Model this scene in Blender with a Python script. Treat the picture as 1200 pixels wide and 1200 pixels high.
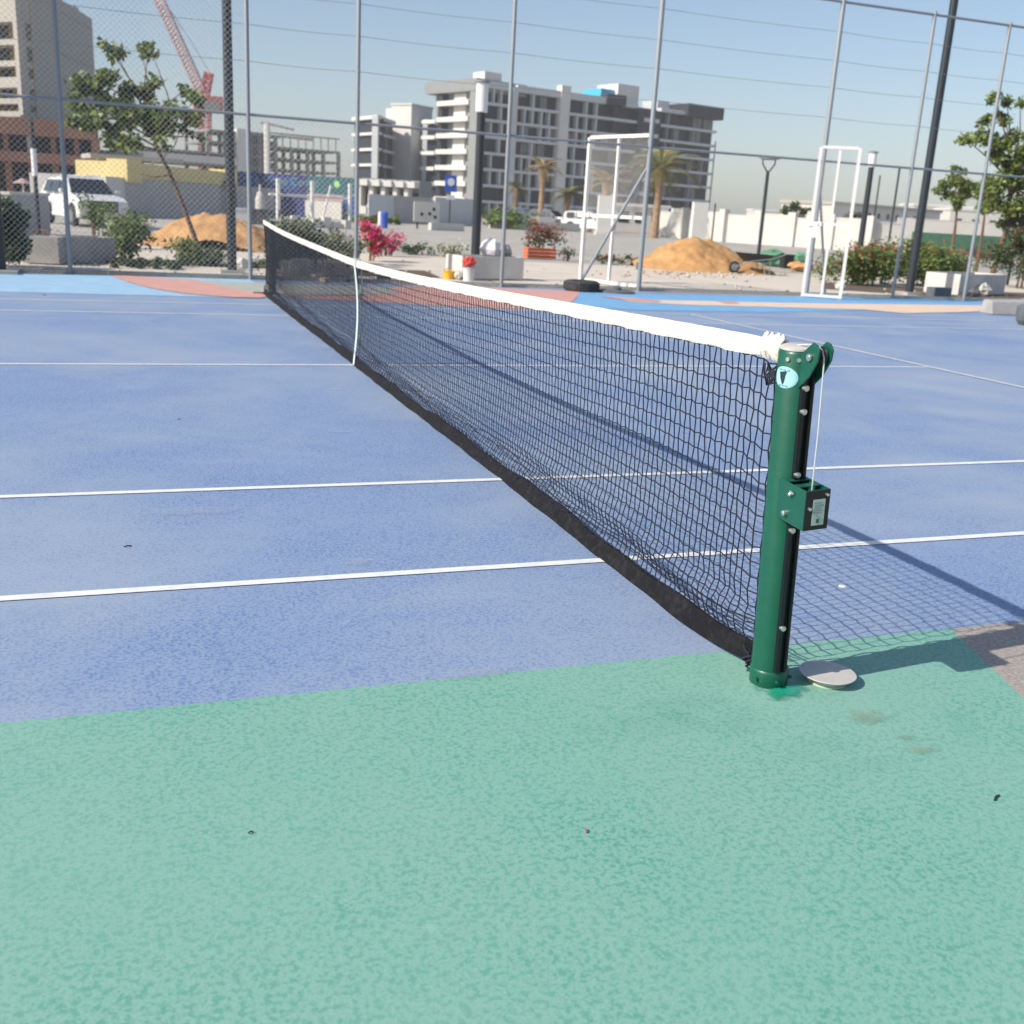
import bpy, math, random
import numpy as np
from mathutils import Vector, Matrix, noise as mnoise
random.seed(7); R = math.radians; PI = math.pi
for o in list(bpy.data.objects): bpy.data.objects.remove(o)
SC = bpy.context.scene; COL = SC.collection

# ------------------------------------------------------------------ camera
CP = np.array([-1.83694, -9.28313, 1.39409]); YAW, PIT, ROL, FP = 0.35169, -0.279382, 0.055081, 1223.053
cf = np.array([math.sin(YAW)*math.cos(PIT), math.cos(YAW)*math.cos(PIT), math.sin(PIT)])
r0 = np.cross(cf, [0, 0, 1]); r0 /= np.linalg.norm(r0); u0 = np.cross(r0, cf)
cr = math.cos(ROL)*r0 + math.sin(ROL)*u0; cu = -math.sin(ROL)*r0 + math.cos(ROL)*u0
FH = np.array([math.sin(YAW), math.cos(YAW), 0]); RH = np.array([math.cos(YAW), -math.sin(YAW), 0])
cam = bpy.data.objects.new('camera', bpy.data.cameras.new('camera')); COL.objects.link(cam); SC.camera = cam
cam.matrix_world = Matrix(((cr[0], cu[0], -cf[0], CP[0]), (cr[1], cu[1], -cf[1], CP[1]), (cr[2], cu[2], -cf[2], CP[2]), (0, 0, 0, 1)))
cam.data.sensor_width = 36; cam.data.lens = 36*FP/1200; cam.data.clip_start = .05; cam.data.clip_end = 3000
cam.data.dof.use_dof = True; cam.data.dof.focus_distance = 3.6; cam.data.dof.aperture_fstop = 4.3
def ray(px, py): return cf + (px-600)/FP*cr - (py-600)/FP*cu
def G(px, py, z=0.0):                      # surveyed spot on the ground
    d = ray(px, py); t = (z-CP[2])/d[2]; return Vector(CP+t*d)
def at(px, py, D):                         # surveyed spot D metres away
    d = ray(px, py); t = D/(d@FH); return Vector(CP+t*d)
def gnd(px, D, z=0.0):                     # ground spot D metres away under the horizon at px
    v = at(px, 249+(px-600)*.055, D); return Vector((v.x, v.y, z))
def atY(px, py, Y):
    d = ray(px, py); t = (Y-CP[1])/d[1]; return Vector(CP+t*d)

# ------------------------------------------------------------------ world, sun, exposure
SUN = Vector((-1.36, -.19, 1)).normalized()
w = bpy.data.worlds.new('World'); SC.world = w; w.use_nodes = True; nt = w.node_tree
bg = nt.nodes['Background']; sky = nt.nodes.new('ShaderNodeTexSky'); sky.sky_type = 'NISHITA'; sky.sun_disc = False
sky.sun_elevation = math.asin(SUN.z); sky.sun_rotation = math.atan2(SUN.x, SUN.y)
sky.air_density = 1.0; sky.dust_density = 1.25; sky.ozone_density = 2.1; sky.altitude = 0
nt.links.new(sky.outputs[0], bg.inputs[0]); bg.inputs[1].default_value = .122
sl = bpy.data.lights.new('sun', 'SUN'); sl.energy = 4.9; sl.angle = R(.53); sl.color = (1, .925, .82)
so = bpy.data.objects.new('sun', sl); COL.objects.link(so); so.rotation_euler = SUN.to_track_quat('Z', 'Y').to_euler()
vs = SC.view_settings; vs.view_transform = 'Standard'; vs.look = 'None'; vs.exposure = 0.22; vs.gamma = 1; vs.use_curve_mapping = False
SC.render.engine = 'CYCLES'; SC.cycles.max_bounces = 6; SC.cycles.transparent_max_bounces = 12
SC.render.resolution_x = SC.render.resolution_y = 1024

# ------------------------------------------------------------------ materials
MATS = {}
def mat(name, c, rough=.6, metal=0, var=0.0, scale=8, bump=0, bscale=60, c2=None, isl=0, spec=.5, coat=0, trans=0, dirt=0, dscale=3, dcol=(.35,.3,.24)):
    if name in MATS: return MATS[name]
    m = bpy.data.materials.new(name); m.use_nodes = True; n = m.node_tree.nodes; L = m.node_tree.links
    b = n['Principled BSDF']; b.inputs['Roughness'].default_value = rough; b.inputs['Metallic'].default_value = metal
    b.inputs['Base Color'].default_value = (*c, 1); b.inputs['Specular IOR Level'].default_value = spec
    if coat: b.inputs['Coat Weight'].default_value = coat; b.inputs['Coat Roughness'].default_value = .12
    tc = n.new('ShaderNodeNewGeometry')
    src = None
    if var or c2:
        t = n.new('ShaderNodeTexNoise'); t.inputs['Scale'].default_value = scale; t.inputs['Detail'].default_value = 5; t.inputs['Roughness'].default_value = .6
        L.new(tc.outputs['Position'], t.inputs['Vector'])
        mx = n.new('ShaderNodeMix'); mx.data_type = 'RGBA'
        a = c if c2 else tuple(v*(1-var) for v in c); e = c2 if c2 else tuple(min(1, v*(1+var)) for v in c)
        mx.inputs[6].default_value = (*a, 1); mx.inputs[7].default_value = (*e, 1)
        mr = n.new('ShaderNodeMapRange'); mr.inputs[1].default_value = .35; mr.inputs[2].default_value = .65
        L.new(t.outputs[0], mr.inputs[0]); L.new(mr.outputs[0], mx.inputs[0]); src = mx.outputs[2]
    if isl:
        mx = n.new('ShaderNodeMix'); mx.data_type = 'RGBA'; mx.blend_type = 'MULTIPLY'; mx.inputs[0].default_value = 1
        mr = n.new('ShaderNodeMapRange'); mr.inputs[3].default_value = 1-isl; mr.inputs[4].default_value = 1+isl
        L.new(tc.outputs['Random Per Island'], mr.inputs[0])
        if src: L.new(src, mx.inputs[6])
        else: mx.inputs[6].default_value = (*c, 1)
        L.new(mr.outputs[0], mx.inputs[7]); src = mx.outputs[2]
    if dirt:
        t = n.new('ShaderNodeTexNoise'); t.inputs['Scale'].default_value = dscale; t.inputs['Detail'].default_value = 7; t.inputs['Roughness'].default_value = .65
        L.new(tc.outputs['Position'], t.inputs['Vector'])
        mr = n.new('ShaderNodeMapRange'); mr.inputs[1].default_value = .5; mr.inputs[2].default_value = .72; mr.inputs[4].default_value = dirt
        L.new(t.outputs[0], mr.inputs[0])
        mx = n.new('ShaderNodeMix'); mx.data_type = 'RGBA'; L.new(mr.outputs[0], mx.inputs[0])
        if src: L.new(src, mx.inputs[6])
        else: mx.inputs[6].default_value = (*c, 1)
        mx.inputs[7].default_value = (*dcol, 1); src = mx.outputs[2]
    if src: L.new(src, b.inputs['Base Color'])
    if bump:
        t = n.new('ShaderNodeTexNoise'); t.inputs['Scale'].default_value = bscale; t.inputs['Detail'].default_value = 3
        L.new(tc.outputs['Position'], t.inputs['Vector'])
        bp = n.new('ShaderNodeBump'); bp.inputs['Strength'].default_value = bump; bp.inputs['Distance'].default_value = .01
        L.new(t.outputs[0], bp.inputs['Height']); L.new(bp.outputs[0], b.inputs['Normal'])
    if trans:
        tr = n.new('ShaderNodeBsdfTranslucent'); ms = n.new('ShaderNodeMixShader'); ms.inputs[0].default_value = trans
        if src: L.new(src, tr.inputs[0])
        else: tr.inputs[0].default_value = (*c, 1)
        L.new(b.outputs[0], ms.inputs[1]); L.new(tr.outputs[0], ms.inputs[2]); L.new(ms.outputs[0], n['Material Output'].inputs[0])
    MATS[name] = m; return m

def court_mat(name, base, dark, dust, spot=62, dustamt=.55, wide=.5):
    m = bpy.data.materials.new(name); m.use_nodes = True; n = m.node_tree.nodes; L = m.node_tree.links
    b = n['Principled BSDF']; b.inputs['Roughness'].default_value = .62; b.inputs['Specular IOR Level'].default_value = .35
    g = n.new('ShaderNodeNewGeometry')
    def noise(s, d=3, r=.5, dist=0):
        t = n.new('ShaderNodeTexNoise'); t.inputs['Scale'].default_value = s; t.inputs['Detail'].default_value = d
        t.inputs['Roughness'].default_value = r; t.inputs['Distortion'].default_value = dist; L.new(g.outputs['Position'], t.inputs['Vector']); return t.outputs[0]
    def rng(x, a, bb, lo=0, hi=1):
        r = n.new('ShaderNodeMapRange'); r.inputs[1].default_value = a; r.inputs[2].default_value = bb; r.inputs[3].default_value = lo; r.inputs[4].default_value = hi
        L.new(x, r.inputs[0]); return r.outputs[0]
    def mix(f, a, c, mode='MIX'):
        x = n.new('ShaderNodeMix'); x.data_type = 'RGBA'; x.blend_type = mode
        if isinstance(f, float): x.inputs[0].default_value = f
        else: L.new(f, x.inputs[0])
        for v, i in ((a, 6), (c, 7)):
            if isinstance(v, tuple): x.inputs[i].default_value = (*v, 1)
            else: L.new(v, x.inputs[i])
        return x.outputs[2]
    def math_(op, a, c):
        x = n.new('ShaderNodeMath'); x.operation = op
        for v, i in ((a, 0), (c, 1)):
            if isinstance(v, (int, float)): x.inputs[i].default_value = v
            else: L.new(v, x.inputs[i])
        return x.outputs[0]
    def voro(sc, dist):
        ds = n.new('ShaderNodeTexNoise'); ds.inputs['Scale'].default_value = sc*1.3; L.new(g.outputs['Position'], ds.inputs['Vector'])
        vm = n.new('ShaderNodeVectorMath'); vm.operation = 'MULTIPLY_ADD'; L.new(ds.outputs['Color'], vm.inputs[0]); vm.inputs[1].default_value = (dist,)*3; L.new(g.outputs['Position'], vm.inputs[2])
        vo = n.new('ShaderNodeTexVoronoi'); vo.inputs['Scale'].default_value = sc; L.new(vm.outputs[0], vo.inputs['Vector'])
        sep = n.new('ShaderNodeSeparateColor'); L.new(vo.outputs['Color'], sep.inputs[0])
        size = rng(sep.outputs[0], .12, 1.0, .0, .56)
        return rng(math_('SUBTRACT', size, vo.outputs['Distance']), -.06, .20)
    spots = math_('MAXIMUM', math_('MULTIPLY', voro(spot, .022), .9), math_('MAXIMUM', math_('MULTIPLY', rng(noise(spot*1.25, 2.2, .55), .51, .60), .85), math_('MULTIPLY', rng(noise(spot*2.6, 3, .6), .5, .60), .5)))
    where = rng(noise(1.6, 5, .65), .30, .58, .55, 1.15)
    c = mix(math_('MULTIPLY', spots, where), base, dark)
    fine = rng(noise(spot*5, 2), .3, .7)
    c = mix(math_('MULTIPLY', fine, .28), c, tuple(v*.62 for v in base))
    wd = rng(noise(wide, 6, .62, .4), .42, .72, 0, dustamt)
    c = mix(wd, c, dust)
    c = mix(rng(noise(2.6, 6, .7, 1.2), .60, .78, 0, .35), c, dark)
    c = mix(rng(noise(spot*3.3, 2, .5), .6, .7, 0, .35), c, tuple(min(1, v*1.35) for v in base))
    c = mix(rng(noise(5.5, 8, .75), .64, .74, 0, .4), c, tuple(min(1, v*1.25+.05) for v in dust))
    L.new(c, b.inputs['Base Color'])
    bp = n.new('ShaderNodeBump'); bp.inputs['Strength'].default_value = .35; bp.inputs['Distance'].default_value = .002
    L.new(noise(420, 2), bp.inputs['Height']); L.new(bp.outputs[0], b.inputs['Normal'])
    MATS[name] = m; return m

M = dict(
 blue=court_mat('court_blue', (.265, .35, .505), (.095, .18, .40), (.35, .41, .485), spot=62, dustamt=.75),
 green=court_mat('court_green', (.222, .448, .366), (.078, .32, .235), (.29, .455, .385), spot=54, dustamt=.5),
 lblue=mat('light_blue_paint', (.31, .50, .68), .65, var=.08, scale=3, dirt=.35, dscale=4, dcol=(.45, .52, .62)),
 sblue=mat('strong_blue_paint', (.16, .38, .63), .65, var=.08, scale=3, dirt=.3, dscale=4, dcol=(.4, .5, .62)),
 pink=mat('pink_paint', (.60, .32, .27), .65, var=.08, scale=3, dirt=.4, dscale=4, dcol=(.6, .42, .36)),
 peach=mat('peach_paint', (.74, .56, .42), .65, var=.08, scale=3),
 gpaint=mat('grey_paint', (.40, .41, .36), .65, var=.08, scale=3),
 lav=mat('pale_lavender_paint', (.46, .49, .66), .65, var=.06, scale=3),
 line=mat('line_white', (.76, .77, .76), .6, var=.07, scale=20, dirt=.35, dscale=9, dcol=(.5, .53, .62)),
 gravel=mat('terrazzo', (.27, .25, .23), .8, c2=(.44, .40, .36), scale=70, dirt=.3, dscale=25, dcol=(.42, .16, .1), bump=.5, bscale=200),
 pave=mat('pavement_concrete', (.62, .55, .46), .8, var=.07, scale=1.2, dirt=.35, dscale=.5, dcol=(.43, .37, .30), bump=.3, bscale=30),
 kerb=mat('kerb_concrete', (.50, .46, .38), .85, var=.1, scale=6, bump=.3),
 asph=mat('parking_gravel', (.40, .375, .33), .9, var=.14, scale=.5, dirt=.5, dscale=.25, dcol=(.36, .33, .28), bump=.4, bscale=15),
 ground=mat('sandy_ground', (.36, .32, .26), .95, var=.15, scale=.05, dirt=.4, dscale=.1),
 soil=mat('soil', (.12, .085, .06), .95, var=.3, scale=15, bump=.6),
 conc=mat('concrete', (.36, .345, .33), .85, var=.08, scale=4, dirt=.4, dscale=3, dcol=(.25, .235, .22), bump=.3),
 wconc=mat('white_concrete', (.62, .60, .56), .8, var=.06, scale=3, dirt=.3, dscale=2, dcol=(.45, .42, .38)),
 galv=mat('galvanised_steel', (.24, .265, .285), .55, metal=.1, var=.08, scale=30),
 mesh=mat('mesh_wire', (.58, .58, .55), .5),
 dpost=mat('dark_post_paint', (.018, .026, .034), .45, var=.1),
 gpost=mat('green_powder_coat', (.003, .085, .050), .40, var=.06, scale=6, bump=.03, bscale=300, coat=.08, dirt=.4, dscale=26, dcol=(.02, .10, .064)),
 gblack=mat('black_rail', (.006, .009, .011), .4, metal=.0),
 steel=mat('bright_steel', (.68, .68, .64), .3, metal=.9),
 twine=mat('net_twine', (.008, .010, .022), .7),
 tape=mat('black_tape', (.006, .006, .008), .8, var=.3, scale=9, dirt=.45, dscale=26, dcol=(.045, .042, .04), spec=.25, bump=.6, bscale=45),
 band=mat('white_canvas', (.63, .60, .53), .8, var=.03, scale=30, bump=.7, bscale=28, dirt=.22, dscale=14, dcol=(.62, .56, .44)),
 strap=mat('centre_strap_fabric', (.62, .72, .70), .7, bump=.2),
 plas=mat('white_cable', (.52, .54, .55), .4),
 sticker=mat('sticker_blue', (.36, .62, .80), .35), stickd=mat('sticker_print', (.02, .035, .04), .4), sticke=mat('sticker_edge', (.32, .66, .66), .35),
 stickt=mat('sticker_text', (.14, .30, .38), .4),
 label=mat('label_grey', (.42, .5, .46), .4), labelg=mat('label_green', (.015, .13, .07), .4), labelt=mat('label_print', (.2, .27, .25), .4),
 cap=mat('ground_cap', (.52, .50, .47), .55, var=.07, scale=14, dirt=.3, dscale=20, dcol=(.45, .4, .36)), capr=mat('cap_rim', (.46, .52, .42), .5, dirt=.4, dscale=30),
 wet=mat('spilt_paint', (.035, .30, .20), .3, var=.1, scale=12),
 stain=mat('rust_stain', (.33, .38, .24), .7, var=.15, scale=30),
 wframe=mat('white_steel', (.74, .72, .68), .4, dirt=.3, dscale=6, dcol=(.5, .45, .4)),
 sand=mat('orange_sand', (.47, .255, .10), .95, var=.16, scale=3, dirt=.5, dscale=1.6, dcol=(.58, .36, .17), bump=1, bscale=14),
 rubber=mat('tyre_rubber', (.035, .035, .038), .75, var=.2, dirt=.4, dscale=8, dcol=(.16, .15, .14)),
 leaf=mat('leaf_green', (.10, .17, .035), .5, c2=(.18, .23, .06), scale=2.2, isl=.45, trans=.35),
 leafd=mat('leaf_dark', (.035, .07, .022), .5, c2=(.065, .105, .033), scale=2, isl=.5, trans=.2),
 leafy=mat('leaf_yellow', (.28, .30, .07), .5, c2=(.13, .17, .035), scale=3, isl=.4, trans=.3),
 palm=mat('palm_frond', (.085, .10, .03), .5, c2=(.24, .20, .07), scale=1, isl=.4, trans=.15),
 palmd=mat('palm_dry', (.33, .24, .11), .7, isl=.4), pbark=mat('palm_bark', (.30, .20, .12), .9, var=.3, scale=4, bump=.5, bscale=10),
 bark=mat('bark', (.14, .085, .055), .9, var=.3, scale=14, bump=.6),
 pinkf=mat('pink_flower', (.70, .03, .17), .6, isl=.35, trans=.25), redf=mat('red_flower', (.50, .035, .03), .6, isl=.35, trans=.2), paleflower=mat('pale_flower', (.75, .6, .55), .6, isl=.25, trans=.25),
 carw=mat('car_white', (.74, .73, .70), .3, coat=.8), carg=mat('car_grey', (.16, .17, .19), .3, coat=.8), carb=mat('car_blue', (.04, .08, .2), .3, coat=.8),
 glass=mat('dark_glass', (.018, .024, .03), .08, spec=.9), lamp=mat('headlight', (.55, .62, .66), .1, spec=.9),
 black=mat('black_plastic', (.015, .015, .017), .5), chrome=mat('chrome', (.6, .6, .62), .15, metal=1), plate=mat('plate', (.7, .7, .68), .5),
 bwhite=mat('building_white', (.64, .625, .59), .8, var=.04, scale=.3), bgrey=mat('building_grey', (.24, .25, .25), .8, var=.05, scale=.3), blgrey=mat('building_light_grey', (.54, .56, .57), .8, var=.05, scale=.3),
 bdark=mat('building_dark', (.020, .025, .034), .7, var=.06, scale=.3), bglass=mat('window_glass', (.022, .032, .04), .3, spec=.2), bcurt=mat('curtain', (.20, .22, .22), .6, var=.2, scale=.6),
 beige=mat('building_beige', (.40, .375, .33), .85, var=.04, scale=.2), ochre=mat('building_ochre', (.27, .175, .06), .85, var=.1, scale=.4), brown=mat('terracotta_brown', (.27, .135, .085), .85, var=.1, scale=.4),
 louv=mat('louvre_brown', (.05, .034, .026), .8, var=.3, scale=1.2), rconc=mat('raw_concrete', (.24, .235, .22), .9, var=.12, scale=.4), yel=mat('yellow_wall', (.66, .53, .24), .8, var=.06, scale=.5),
 pwall=mat('grey_wall', (.42, .40, .39), .85, var=.05, scale=.5, dirt=.25, dscale=.4, dcol=(.33, .31, .3)), wwall=mat('white_wall', (.58, .565, .52), .85, var=.05, scale=.4, dirt=.3, dscale=.5, dcol=(.5, .47, .4)),
 banb=mat('banner_navy', (.015, .018, .12), .6, var=.2, scale=.3), bant=mat('banner_teal', (.012, .10, .12), .6, var=.1, scale=.3), banl=mat('banner_blue', (.012, .055, .20), .6, var=.2, scale=.4), bantext=mat('banner_text', (.12, .26, .30), .6), bandot=mat('banner_dot', (.3, .6, .22), .6),
 craner=mat('crane_red', (.55, .10, .10), .6), cranew=mat('crane_faded', (.50, .36, .36), .6), cyan=mat('cyan_cover', (.05, .42, .62), .6), orange=mat('orange_crate', (.72, .13, .03), .5), yellow=mat('yellow_bucket', (.75, .42, .02), .5), redp=mat('red_plastic', (.55, .05, .04), .5),
 bluep=mat('blue_plastic', (.03, .10, .5), .5), gcover=mat('green_sheet', (.10, .26, .15), .7, var=.2, scale=3), block=mat('concrete_block', (.38, .36, .33), .9, var=.15, scale=9, bump=.5), bblock=mat('brown_block', (.50, .40, .29), .9, var=.2, scale=9, bump=.5), dblock=mat('dark_block', (.10, .11, .12), .9, var=.15, scale=9, bump=.5),
 stone=mat('pale_stone', (.52, .50, .46), .9, var=.1, scale=8, bump=.5), pbag=mat('white_sack', (.66, .65, .66), .7, var=.08, scale=6), wood=mat('pallet_wood', (.3, .2, .11), .8, var=.2, scale=10), pinkwall=mat('pinkish_panel', (.46, .30, .27), .8, var=.1, scale=.5), lens=mat('lamp_diffuser', (.72, .73, .76), .35),
)

# ------------------------------------------------------------------ mesh helpers
class MB:
    def __init__(s): s.v = []; s.f = []
    def add(s, v, f):
        k = len(s.v); s.v += [tuple(p) for p in v]; s.f += [tuple(i+k for i in q) for q in f]; return s
    def box(s, x0, x1, y0, y1, z0, z1, fr=None):
        v = [Vector((x, y, z)) for z in (z0, z1) for y in (y0, y1) for x in (x0, x1)]
        if fr: v = [fr(p) for p in v]
        return s.add(v, [(0, 2, 3, 1), (4, 5, 7, 6), (0, 1, 5, 4), (2, 6, 7, 3), (0, 4, 6, 2), (1, 3, 7, 5)])
    def tube(s, pts, r, n=8, cap=True):
        pts = [Vector(p) for p in pts]; rr = r if isinstance(r, (list, tuple)) else [r]*len(pts); v = []; f = []
        a = None
        for i, p in enumerate(pts):
            d = (pts[min(i+1, len(pts)-1)]-pts[max(i-1, 0)])
            d = d.normalized() if d.length > 1e-9 else Vector((0, 0, 1))
            if a is None: a = d.orthogonal().normalized()
            a = (a-d*a.dot(d)); a = a.normalized() if a.length > 1e-6 else d.orthogonal().normalized()
            b = d.cross(a)
            for k in range(n): t = 2*PI*k/n; v.append(p+(a*math.cos(t)+b*math.sin(t))*rr[i])
        for i in range(len(pts)-1):
            for k in range(n): f.append((i*n+k, i*n+(k+1) % n, (i+1)*n+(k+1) % n, (i+1)*n+k))
        if cap: f.append(tuple(range(n-1, -1, -1))); f.append(tuple((len(pts)-1)*n+k for k in range(n)))
        return s.add(v, f)
    def lathe(s, prof, n=24, c=(0, 0, 0), fr=None):
        v = []; f = []
        for r, z in prof:
            for k in range(n):
                t = 2*PI*k/n; p = Vector((c[0]+r*math.cos(t), c[1]+r*math.sin(t), c[2]+z)); v.append(fr(p) if fr else p)
        for i in range(len(prof)-1):
            for k in range(n): f.append((i*n+k, i*n+(k+1) % n, (i+1)*n+(k+1) % n, (i+1)*n+k))
        f.append(tuple(range(n-1, -1, -1))); f.append(tuple((len(prof)-1)*n+k for k in range(n)))
        return s.add(v, f)
    def prism(s, poly, z0, z1, fr=None):
        n = len(poly); v = [Vector((x, y, z)) for z in (z0, z1) for x, y in poly]
        if fr: v = [fr(p) for p in v]
        return s.add(v, [tuple(range(n-1, -1, -1)), tuple(range(n, 2*n))]+[(i, (i+1) % n, n+(i+1) % n, n+i) for i in range(n)])
    def rock(s, c, r, seed=0, sz=.7):
        rnd = random.Random(seed); n = 8; v = []; f = []
        for i in range(5):
            ph = PI*(i+.5)/5
            for k in range(n):
                q = r*(1+rnd.uniform(-.25, .2)); t = 2*PI*k/n
                v.append((c[0]+q*math.sin(ph)*math.cos(t), c[1]+q*math.sin(ph)*math.sin(t), c[2]+r*sz-q*sz*math.cos(ph)))
        for i in range(4):
            for k in range(n): f.append((i*n+k, i*n+(k+1) % n, (i+1)*n+(k+1) % n, (i+1)*n+k))
        f += [tuple(range(n-1, -1, -1)), tuple(4*n+k for k in range(n))]
        return s.add(v, f)
    def mesh(s, name, m, smooth=False):
        me = bpy.data.meshes.new(name); me.from_pydata([tuple(p) for p in s.v], [], s.f); me.update()
        if isinstance(m, (list, tuple)): [me.materials.append(x) for x in m]
        else: me.materials.append(m)
        if smooth:
            me.shade_smooth()
            try: me.set_sharp_from_angle(angle=R(38))
            except Exception: pass
        return me
def obj(name, me, parent=None, label=None, kind=None, loc=None, rz=None):
    o = bpy.data.objects.new(name, me); COL.objects.link(o)
    if parent: o.parent = parent
    if label: o['label'] = label
    if kind: o['kind'] = kind
    if loc is not None: o.location = loc
    if rz is not None: o.rotation_euler = (0, 0, rz)
    return o
def part(name, mb, m, parent, smooth=False, label=None, kind=None): return obj(name, mb.mesh(name, m, smooth), parent, label, kind)
def tag(o, label, cat, group=None):
    o['label'] = label; o['category'] = cat
    if group: o['group'] = group
    return o
def thing(name, label, cat, loc=(0, 0, 0), rz=0, group=None):
    o = bpy.data.objects.new(name, None); COL.objects.link(o); o.location = loc; o.rotation_euler = (0, 0, rz); o.empty_display_size = .2
    return tag(o, label, cat, group)
def single(name, mb, m, label, cat, loc=(0, 0, 0), rz=0, group=None, smooth=False):
    return tag(obj(name, mb.mesh(name, m, smooth), loc=loc, rz=rz), label, cat, group)
def struct(name, mb, m, smooth=False): return obj(name, mb.mesh(name, m, smooth), kind='structure')
def copy_tree(o, parent=None):
    c = o.copy(); COL.objects.link(c)
    if parent: c.parent = parent
    for ch in list(o.children): copy_tree(ch, c)
    return c
def sheet(name, poly, z, m):
    b = MB(); b.add([(x, y, z) for x, y in poly], [tuple(range(len(poly)))]); return struct(name, b, m)
def bevel(o, w=.004, seg=2):
    md = o.modifiers.new('bevel', 'BEVEL'); md.width = w; md.segments = seg; md.limit_method = 'ANGLE'; md.angle_limit = R(40); return o

# ------------------------------------------------------------------ setting
sheet('ground', [(-900, -900), (900, -900), (900, 900), (-900, 900)], -.03, M['ground'])
hb_ = MB(); hb_.box(-1000, 1000, -1000, 1000, -1.1, 62)
hm = bpy.data.materials.new('haze'); hm.use_nodes = True; hn = hm.node_tree; hn.nodes.remove(hn.nodes['Principled BSDF']); hv = hn.nodes.new('ShaderNodeVolumePrincipled')
hv.inputs['Density'].default_value = .0005; hv.inputs['Color'].default_value = (.98, .98, 1, 1); hn.links.new(hv.outputs[0], hn.nodes['Material Output'].inputs['Volume'])
obj('haze', hb_.mesh('haze', hm), kind='stuff')
sheet('parking_lot', [tuple(gnd(-300, 26)[:2]), tuple(gnd(1500, 26)[:2]), tuple(gnd(1600, 70)[:2]), tuple(gnd(1000, 95)[:2]), tuple(gnd(500, 110)[:2]), tuple(gnd(-400, 90)[:2])], -.012, M['asph'])
PAVE = [(-14, 10.1), (34, 10.1), (40, 16)] + [tuple(G(px, py)[:2]) for px, py in ((1110, 325), (950, 322), (800, 315), (600, 306), (430, 297), (300, 291), (130, 286))] + [(-14, 22)]
sheet('pavement', PAVE, .0, M['pave'])
sheet('court_surface', [(-16, -6.45), (26, -6.45), (26, 10.08), (-16, 10.08)], .0, M['blue'])
sheet('green_border', [(-16, -14), (.30, -14), (.62, -7.4), (.955, -6.45), (-16, -6.45)], .0, M['green'])
sheet('terrazzo_border', [(.30, -14), (26, -14), (26, -6.45), (.955, -6.45), (.62, -7.4)], .0, M['gravel'])
def painted(name, pts, z, m): sheet(name, [tuple(G(a, b)[:2]) if b > 60 else (a, b) for a, b in pts], z, m)
painted('light_blue_paint', [(-12, 10.06), (-12, 6.45), (.1, 6.45), (.1, 10.06)], .004, M['lblue'])
painted('grey_paint', [(226, 330), (232, 329.5), (330, 333), (450, 336), (470, 343), (420, 346), (330, 348.5), (310, 348), (290, 343), (255, 336)], .008, M['gpaint'])
painted('pink_paint', [(130, 323.5), (150, 323.8), (232, 329), (262, 337), (290, 342), (318, 347.5), (305, 350.0), (270, 349), (215, 344.5), (175, 338), (150, 331)], .012, M['pink'])
painted('pink_paint', [(335, 349), (420, 344), (470, 335), (560, 337), (680, 341.5), (675, 351), (662, 358.5), (640, 361.8), (600, 362), (500, 357.5), (400, 352)], .004, M['pink'])
painted('strong_blue_paint', [(680, 342.5), (760, 345.5), (900, 347), (1050, 348.5), (1200, 350), (1200, 355), (1160, 361), (1100, 361), (1000, 364), (900, 366), (760, 364), (661, 359), (674, 351)], .004, M['sblue'])
painted('peach_paint', [(718, 349.5), (770, 352), (860, 354), (960, 356), (1060, 357), (1160, 358.5), (1200, 360), (1200, 362), (1130, 366), (1060, 367.5), (1010, 363), (900, 360), (800, 357.5), (740, 354)], .008, M['peach'])
painted('pink_paint', [(700, 347.5), (745, 350), (775, 353), (770, 355), (735, 352.5)], .012, M['pink'])
painted('pink_paint', [(840, 353.5), (862, 354), (866, 356), (850, 356.5)], .012, M['pink'])
for Y, wd in ((-5.485, .05), (-4.115, .05), (0, .05), (4.115, .05), (5.485, .05)):
    a = -13 if abs(Y) > 1 else -6.4
    b = 12.5 if abs(Y) > 1 else 6.35
    sheet('court_line', [(a, Y-wd/2), (b, Y-wd/2), (b, Y+wd/2), (a, Y+wd/2)], .004, M['line'])
sheet('court_line', [(6.325, -5.4), (6.375, -5.4), (6.375, 5.4), (6.325, 5.4)], .008, M['line'])
# far kerb strip in front of the planting bed and flat edging under the fence
b = MB(); x = -12
while x < 30:
    b.box(x, x+.96, 10.14, 10.26, -.02, .05); x += .975
o = obj('fence_kerb', b.mesh('fence_kerb', M['kerb']), kind='structure')
sheet('planting_bed', [(-6, 13.1), (3.3, 13.35), (3.2, 14.6), (-6, 14.2)], .006, M['soil'])
sheet('planting_bed', [(1.2, 11.9), (4.2, 12.3), (4.4, 14.4), (1.5, 14.6)], .010, M['soil'])
b = MB(); b.add([(*p[:2], .006) for p in (gnd(975, 29), gnd(1110, 29), gnd(1290, 30), gnd(1290, 24), gnd(1200, 25), gnd(975, 26))], [tuple(range(6))]); struct('planting_bed', b, M['soil'])

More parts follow.
